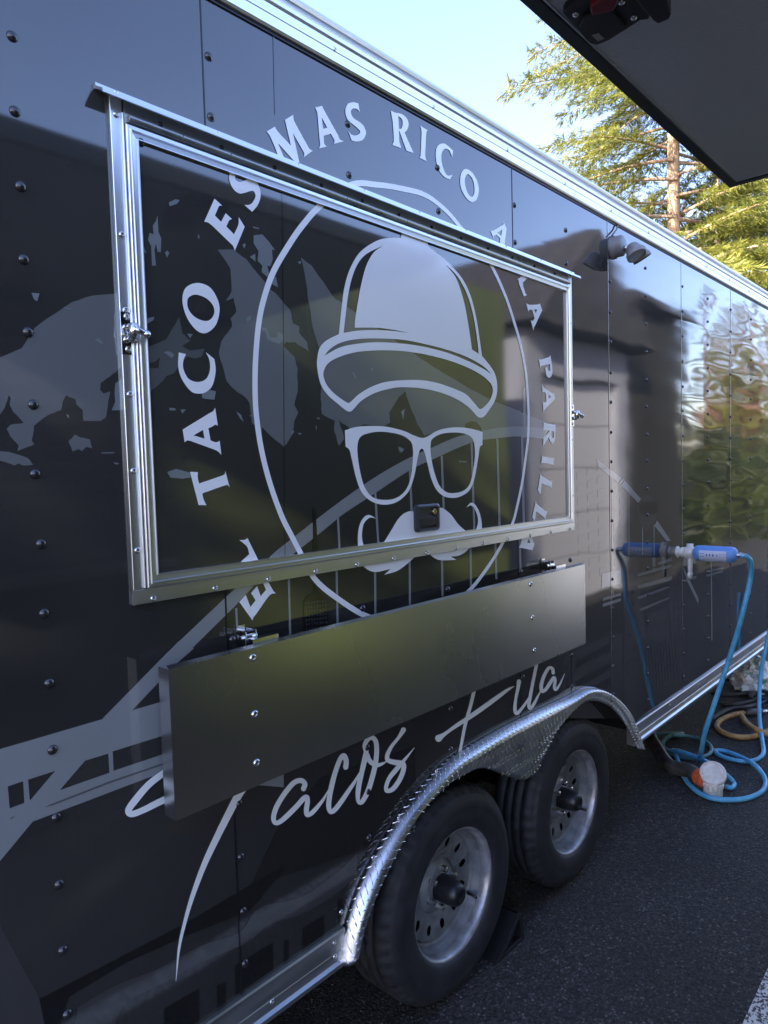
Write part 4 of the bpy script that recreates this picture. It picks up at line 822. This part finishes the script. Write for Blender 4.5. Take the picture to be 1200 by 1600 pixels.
# drain cap
cc = Vector(at_z(1114, 1241, 0)); DC = thing('drain_outlet', 'white round drain outlet with open lid and orange ring, ringed by the blue hose', 'drain outlet', tuple(cc))
MB().lathe([(.0, .066), (.044, .066), (.052, .060), (.052, .046), (.046, .042), (.046, 0)], tuple(cc), (0, 0, 1), seg=28).done('pipe_stub', M['whitep'], DC, bevel=.001)
ld = (Vector(CAM)-cc); ld.normalize(); ld = Vector((ld.x*.75, ld.y*.75, .62)).normalized()
lc = cc+Vector((.0, 0, .108))
MB().lathe([(0, .010), (.050, .010), (.054, .014), (.060, .013), (.064, .006), (.064, -.006), (.060, -.008), (0, -.008)], lc, ld, seg=36).done('lid', M['whitep'], DC, smooth=False, bevel=.0012)
e_ = Vector((0, 0, 1)).cross(ld).normalized(); dn = e_.cross(ld); dn = dn if dn.z < 0 else -dn
hb_ = lc+dn*.064
MB().tube([hb_-e_*.022, hb_+e_*.022], .010, 10).tube([hb_-e_*.012-dn*.015, hb_-e_*.012+dn*.03], .008, 6).tube([hb_+e_*.012-dn*.015, hb_+e_*.012+dn*.03], .008, 6).done('lid_hinge', M['whitep'], DC, smooth=True)
oc = Vector(at_z(1090, 1212, .070)); od = (Vector(at_z(1050, 1190, .07))-oc).normalized(); oc = oc-od*.03
MB().lathe([(.0, -.03), (.036, -.03), (.043, -.024), (.043, -.012), (.039, -.010), (.043, -.008), (.043, .004), (.039, .006), (.043, .008), (.043, .024), (.036, .030)], oc, od, seg=28).done('orange_ring', M['orange'], DC, smooth=False)
def corr(name, pts, r, mat, label, cat):
    P = catmull(pts, False, 14); rr_ = [r*(1.05 if i % 2 else .94) for i in range(len(P))]
    o = MB().tube(P, rr_, 16).done(name, mat, None, smooth=True); return tag(o, label, cat)
corr('drain_hose', [tuple(oc+od*.03), tuple(oc+od*.10), G(1046, 1196, .05), G(1026, 1168, .055), G(1012, 1145, .08), G(1002, 1120, .10)], .036, M['hoseb'], 'thick black corrugated drain hose running from the orange ring under the trailer', 'drain hose')
# tan hose, black hoses, cord, bag
hose('thick_hose', [G(1166, 1114, .017), G(1150, 1116, .017), G(1132, 1122, .017), G(1121, 1131, .017), G(1122, 1139, .017), G(1135, 1147, .017), G(1156, 1152, .017), G(1180, 1150, .017), G(1210, 1138, .017)], .0165, M['hoseo'], 'muddy tan hose in a wide loop behind the blue hose', 'hose')
hose('thick_hose', [G(1158, 1117, .03), G(1166, 1128, .025), G(1182, 1140, .048), G(1215, 1152, .02)], .0165, M['hoseo'], 'shorter tan hose crossing over the loop at the right edge', 'hose')
bh = [([(1130,1062),(1150,1065),(1170,1080),(1176,1092),(1190,1090)], 'black hose nearest the bottom rail, bending down beside the bag'),
      ([(1112,1083),(1130,1086),(1160,1084),(1180,1078),(1205,1083)], 'black hose lying flat under the trailer edge behind the others'),
      ([(1128,1100),(1150,1101),(1172,1096),(1190,1092),(1210,1098)], 'grey black hose just in front of the plastic bag'),
      ([(1110,1125),(1140,1108),(1170,1104),(1198,1096),(1215,1090)], 'long black hose curving above the tan hose')]
for pts, lb in bh: hose('rubber_hose', [G(u, v, .014+.01*i) for i, (u, v) in enumerate(pts)], .014, M['hoseb'], lb, 'hose', 'black hoses heaped beside the trailer')
P = [G(1149+(i % 2)*38+random.Random(i).uniform(-4, 4), 1042-i*2.6, .012+.006*(i % 3)) for i in range(11)]
hose('extension_cord', P, .006, M['cord'], 'thin orange extension cord bunched in a zigzag by the bottom rail', 'cord')
pc = Vector(at_z(1183, 1076, .0)); bm = bmesh.new(); bmesh.ops.create_icosphere(bm, subdivisions=4, radius=1)
from mathutils import noise as mn
for v in bm.verts:
    k = 1+.28*mn.noise(v.co*2.3)+.13*mn.noise(v.co*6); v.co = Vector((v.co.x*.26*k, v.co.y*.15*k, max(0, v.co.z*.13*k+.09)))+pc
me = bpy.data.meshes.new('plastic_bag'); bm.to_mesh(me); bm.free(); me.materials.append(M['bag']); o = bpy.data.objects.new('plastic_bag', me); COL.objects.link(o)
tag(o, 'crumpled white plastic bag with green print among the hoses', 'bag')
# connector on the tan hose
cn = thing('hose_connector', 'black plug coupling on the end of the tan hose', 'coupling', G(1172, 1113, 0))
ca, cb = Vector(G(1165, 1114, .022)), Vector(G(1190, 1112, .022)); MB().tube([ca, ca+(cb-ca)*.3, cb], [.024, .026, .022], 14).done('coupling_body', M['hoseb'], cn, smooth=True)
MB().tube([cb, cb+(cb-ca)*.35], .013, 10).done('coupling_nose', M['screw'], cn, smooth=True)
# wheel chock
ck = thing('wheel_chock', 'black plastic wheel chock wedged behind the nearer wheel', 'wheel chock', (2.05, .02, 0))
c = MB(); y0, y1 = -.025, .115
pr = [(1.935, 0), (2.115, 0), (2.115, .018), (2.108, .098), (2.088, .106), (2.015, .046)]
n = len(pr); 
for ya, yb in ((y0, y0+.012), (y1-.012, y1)):
    c = MB()
    inner = [(1.985, .014), (2.100, .014), (2.094, .080), (2.084, .086), (2.03, .040)]
    tri = tessellate_polygon([[Vector((x, z, 0)) for x, z in pr], [Vector((x, z, 0)) for x, z in inner]]); fl_ = pr+inner; m_ = len(fl_)
    v = [(x, ya, z) for x, z in fl_]+[(x, yb, z) for x, z in fl_]
    f = [tuple(t) for t in tri]+[tuple(i+m_ for i in t) for t in tri]+[(i, (i+1) % n, (i+1) % n+m_, i+m_) for i in range(n)]+[(n+i, n+(i+1) % 5, n+(i+1) % 5+m_, n+i+m_) for i in range(5)]
    c.add(v, f); c.done('chock_side', M['black'], ck, bevel=.001)
c = MB(); c.add([(1.935, y0+.013, .001), (2.015, y0+.013, .045), (2.088, y0+.013, .104), (1.935, y1-.013, .001), (2.015, y1-.013, .045), (2.088, y1-.013, .104)], [(0, 1, 4, 3), (1, 2, 5, 4)]); c.box(2.102, 2.113, y0+.013, y1-.013, .002, .10)
c.done('chock_ramp', M['black'], ck)
rs = np.random.RandomState(4); N = 5200
gx = rs.uniform(1.2, 6.2, N); gy_ = rs.uniform(-1.35, .35, N); gs = rs.uniform(.0012, .0032, N)**1.; V = []; Fc = []
for i in range(N):
    b0 = len(V); s0 = gs[i]; th_ = rs.uniform(0, 6.28)
    for k in range(3): V.append((gx[i]+s0*math.cos(th_+k*2.1)*rs.uniform(.7, 1.3), gy_[i]+s0*math.sin(th_+k*2.1), .0))
    V.append((gx[i], gy_[i], s0*rs.uniform(.7, 1.3))); Fc += [(b0, b0+1, b0+3), (b0+1, b0+2, b0+3), (b0+2, b0, b0+3)]
gr = obj('loose_grit', V, Fc, M['grit']); gr['kind'] = 'stuff'; gr['label'] = 'loose grit scattered over the asphalt lane'; gr['category'] = 'grit'
# little dry leaves
rg = random.Random(5)
for i, (u, v) in enumerate(((1018,1283),(900,1352),(1127,1188),(1135,1405),(1016,1281))):
    x, y, z = G(u, v, .004); a = rg.uniform(0, 6); s = .012
    o = obj('dry_leaf', [(x-s*math.cos(a), y-s*math.sin(a), .003), (x+.4*s*math.sin(a), y-.4*s*math.cos(a), .008), (x+s*math.cos(a), y+s*math.sin(a), .004), (x-.4*s*math.sin(a), y+.4*s*math.cos(a), .006)], [(0, 1, 2, 3)], M['leaf'])
    tag(o, ['tiny brown leaf scrap on the asphalt beside the drain outlet', 'tiny leaf scrap right of the farther wheel', 'leaf scrap lying inside the blue hose loop', 'leaf scrap alone on the open asphalt at right', 'darker leaf scrap close to the first by the drain outlet'][i], 'leaf', 'leaf scraps on the asphalt')

# ------------------------------------------------------------------ the neighbouring lime truck with its raised hatch
OT = thing('lime_truck', 'neighbouring food truck whose raised dark hatch hangs in at top right', 'food truck', (1.5, -3.2, 0))
OY, OZT, OXL, OXR = -2.05, 3.18, .15, 5.30
HXL, HXR, HZ = .60, 2.480, 2.580
wy = (OY-.05, OY)
def w(x0, x1, z0, z1): return MB().box(x0, x1, OY-.05, OY, z0, z1).done('side_panel', M['lime'], OT)
w(1.92, OXR, .45, OZT)
for a_ in ((OXL, .80, .45, OZT), (.802, 1.918, .45, 1.28), (.802, 1.918, HZ+.06, OZT)): MB().box(a_[0], a_[1], OY-.05, OY, a_[2], a_[3]).done('grey_panel', M['greypanel'], OT)
MB().box(OXL, OXR, -4.4, OY-.052, 2.9, OZT).done('roof', M['siding'], OT); MB().box(OXL, OXR, -4.4, OY-.052, .40, .60).done('floor', M['blackm'], OT); MB().box(OXL, OXR, OY-.06, OY-.02, .10, .448).done('blocking_skirt', M['blackm'], OT)  # skirt added to hide sunlit ground under the truck from the reflections
MB().box(OXR-.05, OXR, -4.4, OY-.052, .602, 2.898).done('end_wall', M['lime'], OT); MB().box(OXL, OXL+.05, -4.4, OY-.052, .602, 2.898).done('end_wall', M['lime'], OT)
MB().box(OXL+.06, OXR-.06, -4.4, -4.35, .602, 2.898).done('back_wall', M['darkin'], OT)
MB().box(.82, 1.90, OY+.002, OY+.22, 1.24, 1.27).done('counter', M['shop'], OT)
for q_ in range(16): MB().box(.804, 1.916, OY-.045, OY-.030, 1.283+q_*.0845, 1.283+q_*.0845+.081).done('filler_slat', M['filler'], OT, bevel=.008)  # invented slats fill the opening so its mirror image is less black
k = MB(); k.box(.7, .98, -4.3, -3.9, .61, 1.9); k.box(1.0, 1.4, -4.3, -3.8, .61, 1.5); k.box(1.6, 2.3, -4.3, -3.9, .61, 2.1); k.box(.7, 1.55, -4.3, -3.6, 2.2, 2.5); k.done('galley', M['shop'], OT)
for x in (1.25, 4.4):
    MB().lathe([(.20, -.02), (.22, .01), (.33, .01), (.36, -.02), (.36, -.20), (.20, -.20)], (x, OY-.10, .36), (0, 1, 0), seg=40).done('tyre', M['rubber'], OT, smooth=True)
    MB().lathe([(.20, .0), (.17, -.04), (0, -.04)], (x, OY-.10, .36), (0, 1, 0), seg=32).done('rim', M['rim'], OT, smooth=True)
HT = MB().box(HXL, HXR-.03, OY+.004, -.640, HZ, HZ+.045).done('raised_hatch', M['stucco'], OT); HT['label'] = 'raised hatch with embossed grey lining'
MB().box(HXL, HXR, -.639, -.610, HZ-.006, HZ+.050).done('hatch_edge', M['edge'], HT, bevel=.002)
MB().box(HXR-.029, HXR, OY+.004, -.6395, HZ-.006, HZ+.050).done('hatch_edge', M['edge'], HT, bevel=.002)
MB().box(HXL, HXR-.031, -.6435, -.6400, HZ-.0035, HZ-.0005).done('edge_bead', M['alu'], HT)
MB().box(HXR-.034, HXR-.0305, OY+.004, -.6445, HZ-.0035, HZ-.0005).done('edge_bead', M['alu'], HT)
MB().tube([(HXL+.1, OY+.01, 1.9), (HXL+.1, -1.35, HZ-.01)], .012, 10).done('gas_strut', M['black'], HT, smooth=True)
def under(name, txt, z0, z1, mat, parent, bev=.002):
    lp = [at_z(u, v, z0)[:2] for u, v in [q[:2] for q in Z(840, 0, 4.615, txt)]]
    n = len(lp); tri = tessellate_polygon([[Vector((*q, 0)) for q in lp]])
    v = [(*q, z0) for q in lp]+[(*q, z1) for q in lp]
    f = [tuple(t) for t in tri]+[tuple(i+n for i in t) for t in tri]+[(i, (i+1) % n, (i+1) % n+n, i+n) for i in range(n)]
    return MB().add(v, f).done(name, mat, parent, bevel=bev)
LT = under('hatch_latch', "183,100 200,70 330,-25 430,-100 900,-160 830,40 800,140 740,148 640,213 515,292 430,326 385,318 350,290", HZ-.016, HZ-.0005, M['black'], HT)
under('latch_bar', "690,-30 900,-80 952,55 962,105 945,140 870,172 835,150 760,60", HZ-.050, HZ-.017, M['black'], LT, .005)
under('latch_plate', "490,60 545,90 640,205 510,285 425,310 300,200 330,130 375,110", HZ-.024, HZ-.017, M['black'], LT, .0015)
under('red_lever', "375,62 455,0 600,-60 578,30 545,82 390,116", HZ-.034, HZ-.017, M['red'], LT, .003)
under('sticker', "390,255 440,240 482,280 435,298", HZ-.0252, HZ-.0245, M['sticker'], LT, 0)
for u, v in ((275,105),(605,18),(692,128)):
    p = at_z(840+u/4.615, v/4.615, HZ-.017); MB().lathe([(0, .004), (.005, .003), (.0065, 0)], tuple(p), (0, 0, -1), seg=12).done('bolt', M['screw'], LT, smooth=True)

# ------------------------------------------------------------------ garage and shed beyond the truck (seen mirrored in the wrap)
GA = thing('garage', 'pale garage with panelled door and dark gable roof, mirrored right of the hatch', 'garage', (7.9, -5, 0))
gy = -2.75
MB().box(6.75, 7.05, gy-.2, gy, 0, 3.2).done('wall', M['siding'], GA); MB().box(9.15, 9.45, gy-.2, gy, 0, 3.2).done('wall', M['siding'], GA); MB().box(7.052, 9.148, gy-.2, gy, 2.75, 3.2).done('wall', M['siding'], GA)
MB().box(6.75, 9.45, -7, gy-.202, 0, 3.1).done('wall', M['siding'], GA)
for k in range(5): 
    q = MB().box(7.055, 9.145, gy-.18, gy-.10, .02+k*.545, .555+k*.545).done('door_panel', M['doorw'], GA, bevel=.01)
MB().add([(6.5, gy+.3, 3.22), (9.7, gy+.3, 3.22), (9.7, -7.3, 3.22), (6.5, -7.3, 3.22), (8.1, gy+.3, 4.5), (8.1, -7.3, 4.5)], [(0, 1, 2, 3), (0, 1, 4), (2, 3, 5), (1, 2, 5, 4), (3, 0, 4, 5)]).done('roof', M['shingle'], GA)
SD = thing('dark_shed', 'dark board shed beyond the garage, mirrored as a black band in the wrap', 'shed', (10.6, -4.5, 0))
nb = 9
for k in range(nb): MB().box(9.75+k*.245, 9.75+k*.245+.238, -3.0, -2.90, 0, 3.95-.02*(k % 3)).done('board', M['shed'], SD)
MB().box(9.75, 11.95, -6.0, -3.002, 0, 3.9).done('shed_body', M['shed'], SD); MB().box(9.6, 12.05, -6.2, -2.75, 3.97, 4.10).done('roof', M['shingle'], SD)

# ------------------------------------------------------------------ trees
def conifer(seed, height, rad, h0, nlimb, mat, droop=.25, tuft=.16, per=26, dens=12, trunk_r=.19, top_taper=1., gap=None):
    rs = np.random.RandomState(seed); tr = MB()
    tr.tube([(0, 0, 0), (.03, .02, height*.3), (-.04, .03, height*.6), (0, 0, height)], [trunk_r*1.25, trunk_r, trunk_r*.72, .02], 16)
    fv = []; limbs = MB()
    for i in range(nlimb):
        h = h0+(height-h0-.3)*(i+rs.rand())/nlimb; az = i*2.399+rs.uniform(-.3, .3)
        if gap and gap[1] < h < gap[2] and abs((az-gap[0]+math.pi) % (2*math.pi)-math.pi) < gap[3]: continue
        Lb = rad*(1-((h-h0)/(height-h0))**1.3*.9)*rs.uniform(.72, 1.08)*top_taper
        d = np.array([math.cos(az), math.sin(az), 0]); side = np.array([-d[1], d[0], 0])
        up = rs.uniform(.02, .16); pts = []
        for k in range(9):
            s = k/8; pts.append(np.array([0, 0, h])+d*Lb*s+np.array([0, 0, up*Lb*s-droop*Lb*s**2.2])+side*.05*Lb*math.sin(3*s+i))
        limbs.tube([tuple(p) for p in pts], [max(.006, .013*Lb*(1-k/8)*.8+.004) for k in range(9)], 5, caps=False)
        P = np.array(pts)
        nb_ = int(per*Lb/rad)+6
        for b_ in range(nb_):
            s = .12+.88*(b_+rs.rand())/nb_; kk = min(int(s*8), 7); w_ = s*8-kk; base = P[kk]*(1-w_)+P[kk+1]*w_
            sg = 1 if b_ % 2 else -1; bl = Lb*.34*(1-s*.62)*rs.uniform(.6, 1.15)
            dirb = d*rs.uniform(.55, .95)+side*sg*rs.uniform(.55, 1.0)+np.array([0, 0, rs.uniform(-.12, .10)]); dirb /= np.linalg.norm(dirb)
            nt_ = int(dens*bl/(rad*.3))+4
            for t_ in range(nt_):
                q = (t_+rs.rand())/nt_; c = base+dirb*bl*q+np.array([0, 0, -droop*.9*bl*q*q])+rs.normal(0, .02, 3)
                for _ in range(6):
                    a = dirb*rs.uniform(.2, 1.)+side*sg*rs.uniform(-.6, .9)+np.array([0, 0, rs.uniform(-.75, .25)]); a /= np.linalg.norm(a)
                    ln_ = tuft*rs.uniform(.6, 1.25); wv = np.cross(a, rs.normal(0, 1, 3)); wv = wv/np.linalg.norm(wv)*tuft*.046*rs.uniform(.7, 1.5)
                    fv.append((c-wv, c+a*ln_*.5+wv*1.2, c+a*ln_))
    arr = np.array(fv).reshape(-1, 3); nf = len(fv)
    me = bpy.data.meshes.new('crown'); me.vertices.add(nf*3); me.vertices.foreach_set('co', arr.ravel()); me.loops.add(nf*3); me.loops.foreach_set('vertex_index', np.arange(nf*3))
    me.polygons.add(nf); me.polygons.foreach_set('loop_start', np.arange(nf)*3); me.polygons.foreach_set('loop_total', np.full(nf, 3)); me.update(); me.materials.append(mat)
    return tr, limbs, me
def tree(name, spec, label, loc, bark, scale=1., rz=0.):
    t = thing(name, label, 'tree', loc); t.scale = (scale,)*3; t.rotation_euler = (0, 0, rz)
    tm, lm, cm = spec
    a = bpy.data.objects.new('trunk', tm); b = bpy.data.objects.new('limbs', lm); c = bpy.data.objects.new('crown', cm)
    for o in (a, b, c): COL.objects.link(o); o.parent = t
    a.data = tm.copy() if tm.materials[0] is not bark else tm
    if tm.materials[0] is not bark: a.data.materials[0] = bark
    return t
def spec(*a, **k):
    tr, li, cm = conifer(*a, **k)
    t = tr.done('trunk', M['bark'], None, smooth=True); l = li.done('limbs', M['bark'], None, smooth=True); tm, lm = t.data, l.data
    bpy.data.objects.remove(t); bpy.data.objects.remove(l); return tm, lm, cm
sp1 = spec(11, 24., 5.9, 4.5, 165, M['needle'], .25, .22, 36, 23, .17, gap=(3.09, 6.8, 11., .5))
sp2 = spec(12, 15., 4.2, 1.2, 85, M['needle2'], .28, .17, 30, 17, .22)
sp3 = spec(13, 9.8, 1.9, 1.6, 46, M['needle'], .3, .16, 22, 12, .30)
def along(u, v, dist, z=0): 
    d = ray(u, v); h = d[:2]/np.hypot(*d[:2]); p = CAM[:2]+h*dist; return (p[0], p[1], z)
tree('cedar_tree', sp1, 'tall sunlit cedar with pinkish bare trunk behind the far end of the trailer', along(1054, 300, 21), M['bark'], 1., .4)
tree('cedar_tree', sp2, 'dense golden green cedar at the right edge, just above the roof rail', along(1215, 350, 22), M['bark'], .93, 1.)
tree('cedar_tree', sp2, 'lower cedar filling the gap right behind the bare trunk', along(1120, 380, 31), M['bark'], .98, 2.)
tree('cedar_tree', sp1, 'paler cedar farther back, left of the raised hatch corner', along(1180, 330, 36), M['bark'], .85, 3.5)
tree('cedar_tree', sp2, 'small cedar showing between the trunk and the roof rail', along(1040, 380, 44), M['bark'], 1.1, 3.)
# redwoods and firs on the lane side, mirrored in the far panels of the wrap
def mir(kx, yy): return (kx*(1.33+yy), -yy, 0)
for i, (kx, yy, sc_, rz) in enumerate(((3.10, 8.6, .93, .3), (3.56, 9.2, 1., 2.), (3.86, 8.4, 1.05, 4.), (3.38, 14., 1.2, 1.), (4.3, 9., 1., 5.))):
    tree('redwood_tree', sp3, ['redwood nearest the shed with a red trunk, mirrored first in the far panels', 'second redwood from the shed, mirrored as a thin red trunk', 'third redwood from the shed, mirrored near the right edge', 'redwood standing behind the other redwoods, farther from the lane', 'redwood farthest down the lane beyond the trailers'][i], mir(kx, yy), M['barkr'], sc_, rz)
for i, (kx, yy, sc_, rz) in enumerate(((3.30, 9.5, .44, .5), (3.72, 11., .50, 1.7), (4.1, 12., .5, 2.9))):
    tree('fir_tree', sp2, ['yellow green fir behind the dark shed', 'bushy fir between the second and third redwoods', 'large fir beyond the redwoods at the end of the lane'][i], mir(kx, yy), M['bark'], sc_, rz)
tree('fir_tree', sp2, 'small fir added out of view to shade the near end of the neighbouring truck', (-6.8, .9, 0), M['bark'], .58, 1.)  # unseen fir added to keep sun off the truck's near panels
for i, (x, y, sc_) in enumerate(((-9, -16, .5), (-2, -19, .5), (5, -17, .5), (14, -18, .6), (-16, 6, 1.), (-14, -6, .9))):
    tree('fir_tree', sp2, ['fir behind the neighbouring truck, left of the others', 'small fir far behind the neighbouring truck', 'fir behind the gap between truck and garage', 'fir behind the garage', 'fir beyond the near end of the trailer', 'fir beyond the near end of the neighbouring truck'][i], (x, y, 0), M['bark'], sc_, i)
rs = np.random.RandomState(9); N = 26000
c = np.stack([rs.uniform(-5, 8.5, N), rs.uniform(3.1, 3.8, N), rs.uniform(.02, 1.15, N)], 1); a = rs.normal(0, .045, (N, 3)); b = rs.normal(0, .045, (N, 3))
vv = np.stack([c, c+a, c+b], 1).reshape(-1, 3)
hd = thing('light_block_hedge', 'low hedge added along the unseen far side to block light under the trailer', 'hedge', (1.7, 3.45, 0))  # added out of view to stop light leaking under the trailer
obj('foliage', vv, [(3*i, 3*i+1, 3*i+2) for i in range(N)], M['hedge'], hd)
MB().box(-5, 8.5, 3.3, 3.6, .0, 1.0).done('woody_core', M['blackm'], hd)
rs = np.random.RandomState(19); N = 42000
c = np.stack([rs.uniform(12.3, 34, N), rs.uniform(-4.2, -3.0, N), rs.uniform(0, 1, N)], 1); c[:, 2] = c[:, 2]**.8*(1.7+.5*np.sin(c[:, 0]*1.3)+.3*np.sin(c[:, 0]*3.7)); a = rs.normal(0, .075, (N, 3)); b = rs.normal(0, .075, (N, 3))
vv = np.stack([c, c+a, c+b], 1).reshape(-1, 3)
hd = thing('tall_hedge', 'tall dark hedge beyond the shed, mirrored low in the far panels', 'hedge', (23, -3.6, 0))
obj('foliage', vv, [(3*i, 3*i+1, 3*i+2) for i in range(N)], M['hedge'], hd)
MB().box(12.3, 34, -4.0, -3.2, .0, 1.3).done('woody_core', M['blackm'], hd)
print('objects', len(bpy.data.objects), 'tris', sum(len(o.data.polygons) for o in bpy.data.objects if o.type == 'MESH'))
